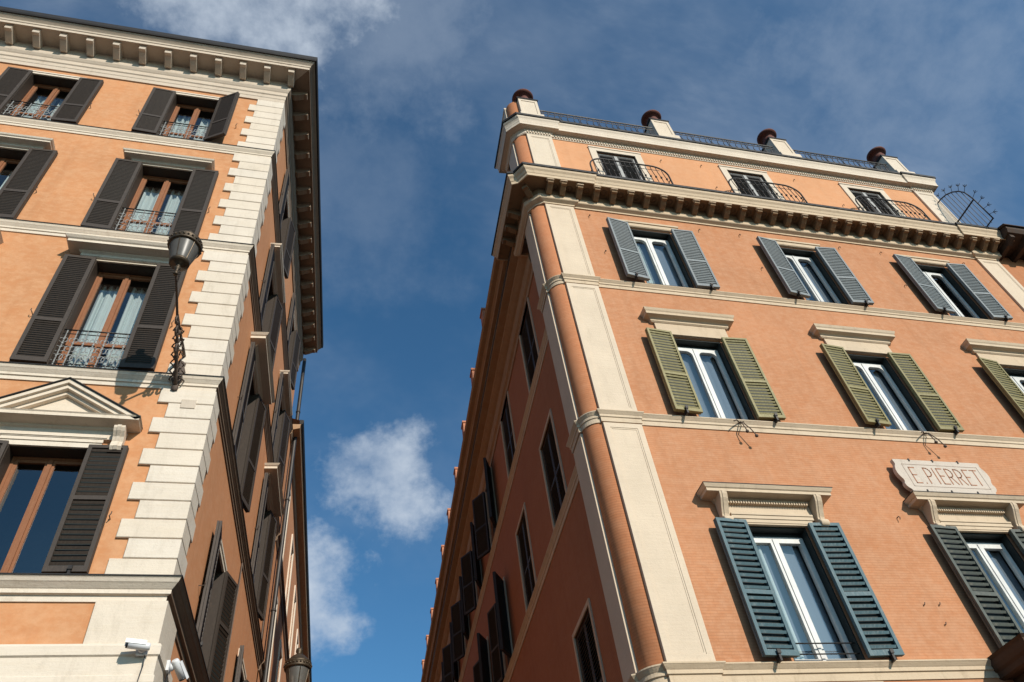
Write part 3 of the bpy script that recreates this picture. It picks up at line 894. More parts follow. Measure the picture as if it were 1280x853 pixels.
for t in WT:
    for a, b in wf:
        boxpart('window_surround', wing, FW, 'stone_trim', (t - .64, t - .5, -.07, .03, a, b + .14), (t + .5, t + .64, -.07, .03, a, b + .14), (t - .5, t + .5, -.07, .03, b, b + .14))
        mbp = MB(); mbp.box(t - .5, t - .02, .15, .19, a, b); mbp.box(t + .02, t + .5, .15, .19, a, b)
        for k in range(3):
            z = a + .12 + (b - a - .2) * k / 3
            for s in (-1, 1): mbp.box(t + s * .26 - .17, t + s * .26 + .17, .135, .155, z, z + (b - a) * .27)
        part('closed_shutter', mbp.mesh('closed_shutter', 'pale_shutter'), wing, FW)
WP = [ws_(END_T + .06, .02), ws_(WEND, .02)]
for z in (14.40, 10.27):
    part('string_course', MB().sweep([(.02, z - .26), (.05, z - .2), (.05, z - .1), (.12, z - .03), (.13, z)], WP).mesh('string_course', 'stone_brown'), wing)
part('eave', MB().sweep([(.03, 18.55), (.07, 18.62), (.09, 18.75), (.33, 18.82), (.33, 18.94), (.36, 19.0)], WP).mesh('eave', 'plaster_eave'), wing)
part('gutter', MB().sweep([(.32, 19.01), (.40, 19.02), (.44, 19.1), (.44, 19.2), (.32, 19.22)], WP, back=-.3).mesh('gutter', 'lead'), wing)
mb = MB(); a, b = ws_(END_T + .1, .4), ws_(WEND, .4); c, d = ws_(WEND, -6), ws_(END_T + .1, -6)
mb.face([(*a, 19.2), (*b, 19.2), (*c, 21.3), (*d, 21.3)])
part('roof', mb.mesh('roof', 'roof_tile', False), wing)

# ================================================================== RIGHT HOUSE
right = root('apartment_building', (4.98, DR, 0), 'orange brick-faced building with rounded corner, rooftop urns and blue and green louvred shutters', 'building')
RCX = [7.70, 11.98, 16.26]
RFL = [(13.72, 16.10), (9.50, 11.87), (4.63, 7.02)]
WR = 1.25
XE = 19.15
ropens = [(cx - WR / 2, cx + WR / 2, a, b) for cx in RCX for a, b in RFL]
part('wall', wall_mb(4.98, XE, -CAMZ, 17.0, ropens).mesh('wall', 'plaster_right', False), right, FR)
aop = [(cx - .62, cx + .62, 17.6, 20.12) for cx in RCX]
part('attic_wall', wall_mb(4.98, XE, 17.0, 21.2, aop, .2).mesh('attic_wall', 'plaster_attic', False), right, FR)
# rounded brick corner
def arc(o=0.0, n=10):
    r = .30 + o
    return [(4.98 - r * math.cos(t), 10.30 - r * math.sin(t)) for t in [R(3.3) + (math.pi / 2 - R(3.3)) * k / n for k in range(n + 1)]]
ARC = arc()
mb = MB().sweep([(0.0, -CAMZ), (0.0, 21.2)], ARC, back=.05)
for i in range(len(mb.sm)): mb.sm[i] = True
part('rounded_corner', mb.mesh('rounded_corner', 'plaster_round', False), right)
# lane wall
LT = [3.05, 6.75, 10.45, 14.15, 17.85, 21.55, 25.25]
LW = 1.30
lo = [(-t - LW / 2, -t + LW / 2, a, b) for t in LT for a, b in RFL]
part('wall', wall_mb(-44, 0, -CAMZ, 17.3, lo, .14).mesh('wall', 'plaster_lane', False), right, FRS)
# attic return wall
mb = MB(); a, b = rs(0, 0), rs(.7, 0); c = (b[0] + 14.4, b[1] + .4)
mb.face([(*a, 17), (*b, 17), (*b, 21.2), (*a, 21.2)]); mb.face([(*b, 17), (*c, 17), (*c, 21.2), (*b, 21.2)])
part('attic_wall', mb.mesh('attic_wall', 'plaster_attic', False), right)
mb = MB(); mb.face([(4.68, 10.3, 21.2), (4.98, 10.0, 21.2), (XE, 10.0, 21.2), (XE, 11.2, 21.2), (4.7, 11.0, 21.2)])
mb.face([(XE, 10, -CAMZ), (XE, 12, -CAMZ), (XE, 12, 21.2), (XE, 10, 21.2)])
part('terrace', mb.mesh('terrace', 'roof_tile', False), right)

# pilasters: a slab with a raised border for each storey
def pilaster(F, x0, x1, z0, z1, p=.045, b=.11, mat='stucco_pilaster', top_only=False):
    mb = MB().box(x0, x1, -p, .02, z0, z1)
    q = .016; i = .03
    a, c, d, e = x0 + .002, x1 - .002, z0 + .004, z1 - .004
    for (u0, u1, w0, w1) in ((a, a + b, d, e), (c - b, c, d, e), (a + b, c - b, d, d + b), (a + b, c - b, e - b, e)):
        mb.box(u0, u1, -p - q, -p + .003, w0, w1)
    for (u0, u1, w0, w1) in ((a + b, a + b + i, d + b, e - b), (c - b - i, c - b, d + b, e - b), (a + b + i, c - b - i, d + b, d + b + i), (a + b + i, c - b - i, e - b - i, e - b)):
        mb.box(u0, u1, -p - q * .45, -p + .003, w0, w1)
    return part('pilaster', mb.mesh('pilaster', mat), right, F)
PZ = [(-1.2, 4.30), (4.62, 9.19), (9.47, 13.40), (13.67, 16.70)]
FSP = frame(RX0, RY0, -UR.x, -UR.y)
for z0, z1 in PZ:
    pilaster(FR, 4.985, 5.76, z0, z1)
    pilaster(FR, 18.38, XE, z0, z1)
    boxpart('pilaster', right, FSP, 'stucco_pilaster', (-.60, -.003, -.045, REC + .02, z0, z1))
pilaster(FR, 4.985, 5.76, 17.6, 20.50, mat='stone_attic'); pilaster(FR, 18.38, XE, 17.6, 20.50, mat='stone_attic')
boxpart('pilaster', right, FSP, 'stone_attic', (-.66, -.003, -.045, .10, 17.6, 20.5))

# plan path of the whole front, stepping round the pilasters
P_ = .045
def rpath(t_end, o=P_):
    pts = [rs(t_end, -REC), rs(.60, -REC), rs(.60, o), rs(0.0, o)] + ARC[0:] + [(4.98, DR - o), (5.76, DR - o), (5.76, DR), (18.38, DR), (18.38, DR - o), (XE, DR - o), (XE, DR + .4)]
    return pts
def rstring(z, h, out, mat='stucco_trim', extra=False):
    k = out
    pr = [(.02, z - h), (.02, z - h * .60), (.045 * k, z - h * .55), (.045 * k, z - h * .34), (.055 * k, z - h * .30), (.09 * k, z - h * .12), (.10 * k, z - h * .08), (.10 * k, z)]
    part('string_course', MB().sweep(pr, rpath(44), back=.02).mesh('string_course', mat), right)
rstring(13.66, .24, .85); rstring(9.46, .25, .85); rstring(4.59, .27, 1.0)
boxpart('lintel_panel', right, FR, 'stucco_trim', (7.70 - .92, 7.70 + .72, -.03, .02, 3.9, 4.30))

# main cornice with modillions
CPR = [(.03, 16.72), (.03, 16.77), (.115, 16.82), (.13, 16.84), (.13, 16.93), (.14, 16.95), (.14, 17.19), (.50, 17.19), (.50, 17.155), (.525, 17.155), (.525, 17.26), (.54, 17.28), (.56, 17.36), (.60, 17.42), (.61, 17.50)]
CP = [rs(1.35, -REC), rs(1.35, P_), rs(0.0, P_), (4.768, 10.088), (4.98, DR - P_), (5.76, DR - P_), (5.76, DR), (18.38, DR), (18.38, DR - P_), (XE, DR - P_), (XE, DR + .9)]
CMIT = {2: (-1.0, -1.0), 3: (-.95, -.72), 4: (-1.0, -1.0)}      # the mouldings scoop in between the two corner pilasters
part('cornice', MB().sweep(CPR, CP, back=.02, mit=CMIT).mesh('cornice', 'stucco_trim'), right)
part('soffit_shade', MB().sweep([(.145, 16.965), (.145, 17.184), (.497, 17.186)], CP, bare=True, mit=CMIT).mesh('soffit_shade', 'modillion_shade', False), right)  # dark skin over the cornice underside, carries its shade as colour
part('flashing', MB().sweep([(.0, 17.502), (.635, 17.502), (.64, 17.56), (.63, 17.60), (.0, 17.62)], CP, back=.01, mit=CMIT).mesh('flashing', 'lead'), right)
mR = modillion_mesh('modillion', .145, .14, .47, 17.195, 16.93, 'modillion_shade')
def mod_sunlit_tip():
    return MB().box(-.10, .10, -.505, -.44, 17.125, 17.188).box(-.085, .085, -.52, -.43, 17.10, 17.127).mesh('modillion_sunlit_tip', 'stucco_trim')  # kept pale against the dark bodies, stands for the sunlit tips
msunlit_tip = mod_sunlit_tip()
xs = [5.08, 5.44] + [5.90 + .4745 * k for k in range(27)] + [18.66, 19.02]
for x in xs:
    off = P_ if (x < 5.76 or x > 18.38) else 0
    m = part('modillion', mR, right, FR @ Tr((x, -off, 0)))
    part('modillion_sunlit_tip', msunlit_tip, m, FR @ Tr((x, -off, 0)))
for t in (.30, .75, 1.18): part('modillion', mR, right, FSP @ Tr((-t, -P_, 0)))
for (mx, my), a in (((4.77, 10.09), 45),): part('modillion', mR, right, frame(mx, my, math.cos(R(a)), -math.sin(R(a))))
mb = MB()
for i in range(len(xs) - 1):
    x = (xs[i] + xs[i + 1]) / 2
    mb.lathe([(.10, 0), (.10, -.012), (.085, -.02), (.05, -.012), (.035, -.035), (.001, -.04)], 10, (x, DR - .30, 17.19))
part('rosettes', mb.mesh('rosettes', 'rosette'), right, kind='stuff')

# attic cornice with dentils
APR2 = [(.02, 20.50), (.02, 20.52), (.03, 20.53), (.03, 20.64), (.05, 20.66), (.055, 20.72), (.20, 20.75), (.20, 20.72), (.21, 20.72), (.21, 20.84), (.215, 20.85), (.22, 20.93), (.235, 21.00), (.265, 21.06), (.27, 21.12)]
AP = [rs(.95, -.2), rs(.95, P_), rs(0.0, P_), (4.768, 10.088), (4.98, DR - P_), (5.76, DR - P_), (5.76, DR), (18.38, DR), (18.38, DR - P_), (XE, DR - P_), (XE, DR + .9)]
part('attic_cornice', MB().sweep(APR2, AP, back=.02, mit=CMIT).mesh('attic_cornice', 'stone_attic'), right)
part('flashing', MB().sweep([(.0, 21.122), (.30, 21.122), (.305, 21.21), (.0, 21.24)], AP, back=.01, mit=CMIT).mesh('flashing', 'lead'), right)
mb = MB(); x = 5.8
while x < 18.3:
    mb.box(x, x + .042, -.062, .0, 20.545, 20.615); x += .085
for x0, x1 in ((5.0, 5.74), (18.4, 19.1)):
    x = x0
    while x < x1: mb.box(x, x + .042, -.107, .0, 20.545, 20.615); x += .085
part('dentils', mb.mesh('dentils', 'stone_attic'), right, FR, kind='stuff')

# attic windows: white surround, closed dark louvres, bowed iron balconette
def attic_guard():
    mb = MB(); hw, z0, z1, r = 1.18, 17.55, 19.05, .45
    y = -.33
    top = [(-hw, y, z0)]
    for k in range(9):
        t = math.pi / 2 * k / 8
        top.append((-hw + r - r * math.cos(t), y, z1 - r + r * math.sin(t)))
    top += [(-p[0], p[1], p[2]) for p in top[::-1]]
    mb.tube(top, .024, 6)
    mb.tube([(-hw, y, 17.75), (hw, y, 17.75)], .014, 5)
    mb.tube([(-hw + .22, y, z1 - .22), (hw - .22, y, z1 - .22)], .009, 5)
    n = 15
    for i in range(1, n):
        x = -hw + 2 * hw * i / n
        d = max(0, abs(x) - (hw - r))
        zt = z1 - r + math.sqrt(max(0, r * r - d * d))
        pts = [(x + .025 * math.sin(6.28 * k / 8), y - .05 * math.sin(3.14 * k / 8), 17.6 + (zt - 17.6) * k / 8) for k in range(9)]
        mb.tube(pts, .011, 5)
        mb.lathe([(.001, -.05), (.03, -.02), (.03, .02), (.001, .05)], 6, (x, y - .05, 17.6 + (zt - 17.6) * .52))
    for s in (-1, 1):
        mb.tube([(s * hw, y, 17.75), (s * hw, 0, 17.75)], .014, 5); mb.tube([(s * hw, y, 18.4), (s * (hw - .02), 0, 18.4)], .014, 5)
    return mb.mesh('balconette', 'iron')
for i, cx in enumerate(RCX):
    mb = MB(); f = .21; a, b = cx - .62, cx + .62
    mb.box(a - f, a, -.035, .03, 17.6, 20.12 + f); mb.box(b, b + f, -.035, .03, 17.6, 20.12 + f); mb.box(a, b, -.035, .03, 20.12, 20.12 + f)
    mb.box(a - f - .015, b + f + .015, -.055, -.03, 20.12 + f - .05, 20.12 + f + .01)
    part('window_surround', mb.mesh('window_surround', 'stone_attic'), right, FR)
    boxpart('window', right, FR, 'grey_iron', (a, a + .06, .05, .10, 17.6, 20.12), (b - .06, b, .05, .10, 17.6, 20.12), (a + .06, b - .06, .05, .10, 20.06, 20.12), (cx - .05, cx + .05, .04, .10, 17.6, 20.06))
    for s in (-1, 1):
        h0 = a + .06 if s > 0 else b - .06
        shutter(right, FR, h0, s, 17.62, 20.05, .51, 'shutter_dark', pitch=.052, off=-.10, rim='shutter_dark', sw=.05, tilt=-40, twofold=True, clip=False, depth=.05)
    part('balconette', cached('ag', attic_guard), right, FR @ Tr((cx, 0, 0)))

# heads over the windows of the square
def console_r():
    pts = [(0, 0), (-.06, -.01), (-.10, .02), (-.115, .07), (-.10, .12), (-.11, .18), (-.17, .30), (-.24, .42), (-.265, .50), (-.265, .555), (0, .555)]
    mb = MB().extx(pts, -.07, .07)
    mb.extx([(y - .012, z) for y, z in pts[3:10]] + [(0, pts[9][1]), (0, pts[3][1])], -.028, .028)
    m2 = MB()
    for s in (-1, 1):
        mb.lathe([(.001, 0), (.070, 0), (.076, .008), (.076, .085), (.070, .093), (.001, .093)], 12)
        k = len(mb.v) - 12 * 6
        for i in range(k, len(mb.v)):
            x, y, z = mb.v[i]; mb.v[i] = ((z - .0465) * 1.75, x - .10, y + .055)
        break
    return mb.mesh('console', 'stucco_trim')
for i, cx in enumerate(RCX):
    # upper floor: plain lintel
    boxpart('lintel', right, FR, 'stucco_trim', (cx - .88, cx + .88, -.05, .02, 16.13, 16.30), (cx - .90, cx + .90, -.075, .02, 16.30, 16.365), (cx - .80, cx + .80, -.062, -.04, 16.15, 16.22))
    # middle floor: frieze and hood
    boxpart('frieze', right, FR, 'stucco_trim', (cx - .86, cx + .86, -.05, .02, 11.90, 12.30), (cx - .82, cx + .82, -.075, -.04, 11.90, 12.03))
    hood(right, FR, cx, .92, 12.27, [(0, 0), (.03, .03), (.03, .07), (.06, .10), (.15, .13), (.15, .20), (.17, .23), (.19, .29)], .06, 'stucco_trim')
    # lower floor: hood on scrolled consoles
    boxpart('frieze', right, FR, 'stucco_trim', (cx - .84, cx + .84, -.05, .02, 7.215, 7.50), (cx - .80, cx + .80, -.10, .02, 7.19, 7.225), (cx - .80, cx + .80, -.085, .02, 7.12, 7.19), (cx - .76, cx + .76, -.07, .02, 7.05, 7.12))
    boxpart('lintel', right, FR, 'stucco_trim', (cx - .74, cx + .74, -.06, .02, 7.02, 7.055))
    hood(right, FR, cx, 1.0, 7.46, [(0, 0), (.02, .02), (.04, .05), (.23, .07), (.23, .125), (.25, .14), (.28, .20)], .06, 'stucco_trim')
    part('flashing', MB().sweep([(.0, 7.662), (.285, 7.662), (.285, 7.676), (.0, 7.69)], [(cx - 1.0, .0), (cx - 1.0, -.06), (cx + 1.0, -.06), (cx + 1.0, .0)], back=.01).mesh('flashing', 'lead'), right, FR)
    mb = MB(); x = cx - .80
    while x < cx + .78: mb.box(x, x + .026, -.13, -.04, 7.405, 7.47); x += .050
    part('dentils', mb.mesh('dentils', 'stucco_trim'), right, FR, kind='stuff')
    for s in (-1, 1): part('console', cached('rconsole', console_r), right, FR @ Tr((cx + s * .93, -.02, 6.985)))
    # windows and leaves
    for fl, (z0, z1) in enumerate(RFL):
        window_right(right, FR, cx, z0, z1, WR, arch=fl < 2, blind=2 if (fl, i) in ((0, 0), (2, 0), (2, 1)) else (0 if (fl, i) == (0, 2) else 1), rods=(1, 0, 2)[fl], seed=i * 3 + fl)
        mat = ('shutter_greyblue', 'shutter_olive', 'shutter_teal' if i != 1 else 'shutter_dull')[fl]
        pitch = (.070, .082, .108)[fl]
        single = fl == 1 or (fl == 2 and i < 2)
        for s in (-1, 1):
            shutter(right, FR, cx + s * (WR / 2 - .01), s, z0 + .01, z1 + .01, WR / 2 - .03, mat, pitch=pitch, off=.13 if s < 0 else .10, ang=(.07 if s < 0 else .02) + random.uniform(-.02, .07) * (1 if fl != 2 else .5), split=.43, single=single, tilt=68, sw=.050 if fl < 2 else .06, depth=(.028, .038, .046)[fl])

# lane side of the right house: closed leaves near the corner, open ones beyond
for i, t in enumerate(LT):
    for fl, (z0, z1) in enumerate(RFL):
        f = .09
        boxpart('window_surround', right, FRS, 'stucco_trim', (-t - LW / 2 - f, -t - LW / 2, -.03, .03, z0, z1 + f), (-t + LW / 2, -t + LW / 2 + f, -.03, .03, z0, z1 + f), (-t - LW / 2, -t + LW / 2, -.03, .03, z1, z1 + f))
        opened = i >= 2
        if not opened:
            for s in (-1, 1):
                hx = -t - s * LW / 2
                shutter(right, FRS, hx + s * .01, s, z0 + .01, z1 - .01, LW / 2 - .015, 'shutter_dark', pitch=.075, off=-.075, split=.45, tilt=-42, twofold=True, clip=False, depth=.06)
        else:
            for s in (-1, 1):
                shutter(right, FRS, -t + s * LW / 2, s, z0 + .01, z1 - .01, LW / 2 - .015, 'shutter_dark', pitch=.075, off=.07, ang=.25 + .3 * ((i * 3 + fl + s) % 3) / 2, split=.45, tilt=40, twofold=True, clip=False, depth=.06)
            boxpart('window', right, FRS, 'shutter_dark', (-t - LW / 2, -t + LW / 2, .10, .13, z0, z1))
EP = [rs(44, -REC), rs(1.30, -REC)]
part('eave', MB().sweep([(.03, 16.10), (.03, 16.30), (.09, 16.36), (.11, 16.46), (.11, 16.72), (.18, 16.76), (.30, 16.86), (.30, 16.98), (.50, 17.02), (.50, 17.16), (.30, 17.18), (.30, 17.27), (.62, 17.27), (.64, 17.33), (.70, 17.38)], EP).mesh('eave', 'plaster_eave'), right)
mb = MB()
a, b = rs(1.4, .22), rs(44, .22)
mb.tube([(*a, 17.12), (*b, 17.12)], .05, 8)
part('gutter', mb.mesh('gutter', 'rusty_iron'), right)
part('roof_edge', MB().sweep([(.62, 17.46), (.80, 17.50), (.84, 17.56), (.84, 17.62), (.3, 17.80), (.0, 17.9)], EP, back=.05).mesh('roof_edge', 'plaster_eave'), right)
mb = MB(); a, b, c, d = rs(1.4, .5), rs(44, .5), rs(44, -6), rs(1.4, -6)
mb.face([(*a, 17.68), (*b, 17.68), (*c, 19.6), (*d, 19.6)]); part('roof', mb.mesh('roof', 'roof_tile', False), right)
blk = MB().box(-.17, .17, -.11, .11, 0, .42).box(-.20, .20, -.14, .14, .42, .50).mesh('chimney_block', 'terracotta')
for k in range(10):
    part('chimney_block', blk, right, FRS @ Tr((-4.6 - 2.62 * k, -.74, 17.60)))

# pedestals, roof railing
def pedestal(cx, w=.62):
    mb = MB(); h = w / 2
    mb.box(cx - h, cx + h, -.10, .42, 21.25, 22.72); mb.box(cx - h - .06, cx + h + .06, -.19, .47, 21.25, 21.66); mb.box(cx - h - .03, cx + h + .03, -.13, .45, 22.72, 22.76, 1); mb.box(cx - h - .04, cx + h + .04, -.14, .46, 22.761, 22.79, 1)
    b = .09
    for u0, u1, w0, w1 in ((cx - h, cx - h + b, 21.67, 22.71), (cx + h - b, cx + h, 21.67, 22.71), (cx - h + b, cx + h - b, 21.67, 21.67 + b), (cx - h + b, cx + h - b, 22.71 - b, 22.71)):
        mb.box(u0 + .002, u1 - .002, -.118, -.098, w0, w1)
    return part('pedestal', mb.mesh('pedestal', ['stone_attic', 'lead']), right, FR)
PX = [5.29, 9.79, 14.16, 18.62]
for x in PX: pedestal(x)
mb = MB().sweep([(0.0, 21.2), (0.0, 22.72)], arc(.0), back=.2)
part('pedestal', mb.mesh('pedestal', 'plaster_round', False), right)
boxpart('pedestal', right, FSP, 'stone_attic', (-.55, -.003, -.04, .3, 21.25, 22.72), (-.58, .0, -.06, .3, 22.721, 22.79))
def roof_rail(x0, x1):
    mb = MB(); y, z0, z1 = -.02, 21.28, 22.28; n = round((x1 - x0) / .215)
    for z, r in ((z1, .024), (z0 + .10, .015), (z1 - .15, .012)): mb.tube([(x0, y, z), (x1, y, z)], r, 5)
    st = (x1 - x0) / n
    for i in range(n):
        x = x0 + st * (i + .5)
        pts = [(x + .07 * math.sin(6.2832 * k / 10), y, z0 + .1 + (z1 - z0 - .25) * k / 10) for k in range(11)]
        mb.tube(pts, .013, 4, m=1)
        if i % 3 == 0: mb.tube([(x - st / 2, y, z0), (x - st / 2, y, z1)], .012, 4)
        ring = [(x + .05 * math.cos(6.2832 * k / 8), y, z1 - .075 + .05 * math.sin(6.2832 * k / 8)) for k in range(8)]
        mb.tube(ring, .009, 4, closed=True, m=1)
    return part('roof_railing', mb.mesh('roof_railing', ['iron', 'iron']), right, FR)
for a, b in ((5.62, 9.46), (10.12, 13.83), (14.49, 18.29)): roof_rail(a, b)

# iron hooks left in the brickwork
def hook(x, z, kind=0):
    def mk():
        mb = MB()
        if kind == 0: mb.tube([(0, .02, 0), (0, -.05, -.005), (.01, -.06, -.03), (-.005, -.055, -.07)], .010, 5)
        elif kind == 1:
            for s in (-1, 1):
                mb.tube([(0, .0, 0), (s * .03, -.12, -.05), (s * .02 - .06, -.20, -.18), (s * .05 - .02, -.22, -.30), (s * .08 + .02, -.22, -.42 - s * .05)], .012, 5)
                mb.lathe([(.001, -.035), (.03, -.02), (.035, 0), (.03, .02), (.001, .035)], 8, (s * .08 + .02, -.22, -.44 - s * .05))
            mb.tube([(0, .0, 0), (-.02, -.06, -.02), (-.14, -.16, -.05), (-.24, -.20, -.12)], .014, 5)
        else: mb.tube([(0, .02, 0), (.0, -.03, .0), (.015, -.04, .035)], .009, 5)
        return mb.mesh('iron_hook', 'rusty_iron')
    part('iron_hook', cached(('hook', kind), mk), right, FR @ Tr((x, 0, z)))
hook(7.90, 9.42, 1); hook(12.20, 9.44, 1)
for x, z in ((6.15, 16.45), (9.25, 16.42), (10.45, 16.42), (13.55, 16.42), (14.9, 16.42), (17.7, 16.40), (6.26, 14.9), (10.55, 14.95), (14.85, 14.9), (10.36, 7.3), (9.9, 5.55), (10.2, 5.55), (10.1, 5.2), (9.15, 20.1), (10.5, 20.15), (13.7, 20.1), (10.6, 18.9), (14.9, 18.9)):
    hook(x, z, 0 if z > 13 or x > 10.3 else 2)

# moulded stone ledge under the second lower window
lx0, lx1 = 10.46, 13.7
LE = [(0, 4.28), (.05, 4.30), (.05, 4.38), (.09, 4.42), (.11, 4.48), (.11, 4.56), (.15, 4.60)]
mb = MB().sweep(LE, [(lx0 + .15, .03), (lx0 + .15, -.75), (lx1, -.75), (lx1, .03)], back=.04)
mb.face([(lx0 + .13, 0, 4.29), (lx1, 0, 4.29), (lx1, -.75, 4.29), (lx0 + .13, -.75, 4.29)]); mb.face([(lx0, 0, 4.605), (lx0, -.9, 4.605), (lx1, -.9, 4.605), (lx1, 0, 4.605)])
part('ledge', mb.mesh('ledge', 'ledge_stone', False), right, FR)
for x in (lx0 + .45, lx0 + 2.9):
    pts = [(0, 3.5), (-.12, 3.52), (-.18, 3.62), (-.14, 3.78), (-.25, 3.95), (-.50, 4.10), (-.62, 4.20), (-.64, 4.285), (0, 4.285)]
    part('ledge_bracket', MB().extx(pts, x - .11, x + .11).mesh('ledge_bracket', 'ledge_stone'), right, FR)

# ================================================================== THINGS FIXED TO THE HOUSES
# terracotta urns on the pedestals
URN_S = .90
urn_prof = [(r * URN_S, z * URN_S) for r, z in [(.001, 0), (.19, 0), (.20, .05), (.13, .08), (.10, .14), (.12, .19), (.20, .24), (.235, .32), (.235, .40), (.20, .47), (.185, .52), (.22, .57), (.31, .61), (.375, .64), (.39, .68), (.38, .72), (.33, .73), (.28, .68), (.001, .62)]]
def urn(x, label):
    me = cached('urn', lambda: MB().lathe(urn_prof, 28).mesh('urn', 'terracotta_dark'))
    o = part('urn', me, None, FR @ Tr((x, .18, 22.79)))
    tag(o, label, 'urn', 'urns along the parapet')
urn(PX[0], 'dark terracotta urn on the pedestal over the rounded brick corner')
urn(PX[1], 'dark terracotta urn on the second pedestal from the rounded brick corner')
urn(PX[2], 'dark terracotta urn on the third pedestal from the rounded brick corner')
urn(PX[3], 'dark terracotta urn on the end pedestal above the spiked iron grille')

# name board
def sign():
    rt = root('name_sign', (11.83, DR - .2, CAMZ + 7.8), 'cream stone plaque with curled ends reading E. PIERRET', 'sign')
    F = FR
    x0, x1, z0, z1 = 10.76, 12.80, 7.80, 8.56
    def side(s):
        pts = []
        for u, b in ((0, -.02), (.05, .0), (.10, .06), (.16, .10), (.24, .105), (.30, .07), (.36, .075), (.46, .125), (.56, .15), (.66, .145), (.76, .11), (.84, .06), (.90, .055), (.96, .07), (1.0, .06)):
            pts.append((u, b))
        return pts
    L = [(x0 + .12 - b * .75, z0 + (z1 - z0) * u) for u, b in side(0)]
    Rr = [(x1 + .0 + b * .75, z0 + (z1 - z0) * u) for u, b in side(1)]
    out = L[::-1] + Rr
    mb = MB().exty(out[::-1], -.19, -.11)
    me = mb.mesh('board', 'sign_board')
    part('board', me, rt, F)
    fr = MB(); a, b, c, d = x0 + .22, x1 - .06, z0 + .11, z1 - .11
    for q in ((a, b, c, c + .010), (a, b, d - .010, d), (a, a + .010, c, d), (b - .010, b, c, d)): fr.box(q[0], q[1], -.195, -.188, q[2], q[3])
    part('border_line', fr.mesh('border_line', 'sign_line'), rt, F)
    for x in (x0 + .45, x0 + 1.0, x0 + 1.6):
        for zz in (z0, z1 - .01): boxpart('clamp', rt, F, 'iron', (x - .012, x + .012, -.205, -.0, zz - .025, zz + .035))
    H, W, st = .37, .125, .023
    zb = 7.995
    def stroke(mb, pts):
        for p, q in zip(pts[:-1], pts[1:]):
            p, q = Vector(p), Vector(q); d = (q - p); n = Vector((-d.y, d.x)).normalized() * st / 2; e = d.normalized() * st * .35
            p, q = p - e, q + e
            mb.exty([(p.x - n.x, p.y - n.y), (q.x - n.x, q.y - n.y), (q.x + n.x, q.y + n.y), (p.x + n.x, p.y + n.y)], -.1945, -.188)
    def bowl(zt, zl, w):
        r = (zt - zl) / 2
        return [(0, zt), (w - r * .9, zt)] + [(w - r * .9 + r * .9 * math.sin(t), (zt + zl) / 2 + r * math.cos(t)) for t in [math.pi * k / 8 for k in range(9)]] + [(w - r * .9, zl), (0, zl)]
    G = {'E': [[(W, 0), (0, 0), (0, H), (W, H)], [(0, H * .52), (W * .78, H * .52)]], 'P': [[(0, 0), (0, H)], bowl(H, H * .44, W * 1.05)], 'I': [[(0, 0), (0, H)]],
         'R': [[(0, 0), (0, H)], bowl(H, H * .46, W * 1.05), [(W * .45, H * .46), (W * 1.1, 0)]], 'T': [[(W * .62, 0), (W * .62, H)], [(0, H), (W * 1.24, H)]], '.': [[(0, 0), (.006, 0)]]}
    x = 11.09
    for ch, adv in (('E', .235), ('.', .115), ('P', .225), ('I', .105), ('E', .205), ('R', .225), ('R', .225), ('E', .195), ('T', .2)):
        mb = MB()
        for s in G[ch]: stroke(mb, [(x + px, zb + pz) for px, pz in s])
        part('letter', mb.mesh('letter', 'letter_red'), rt, F)
        x += adv * .93
stone('sign_board', (0.55, 0.48, 0.42), grime=0.55)
simple('sign_line', (0.42, 0.33, 0.27), 0.9)
sign()

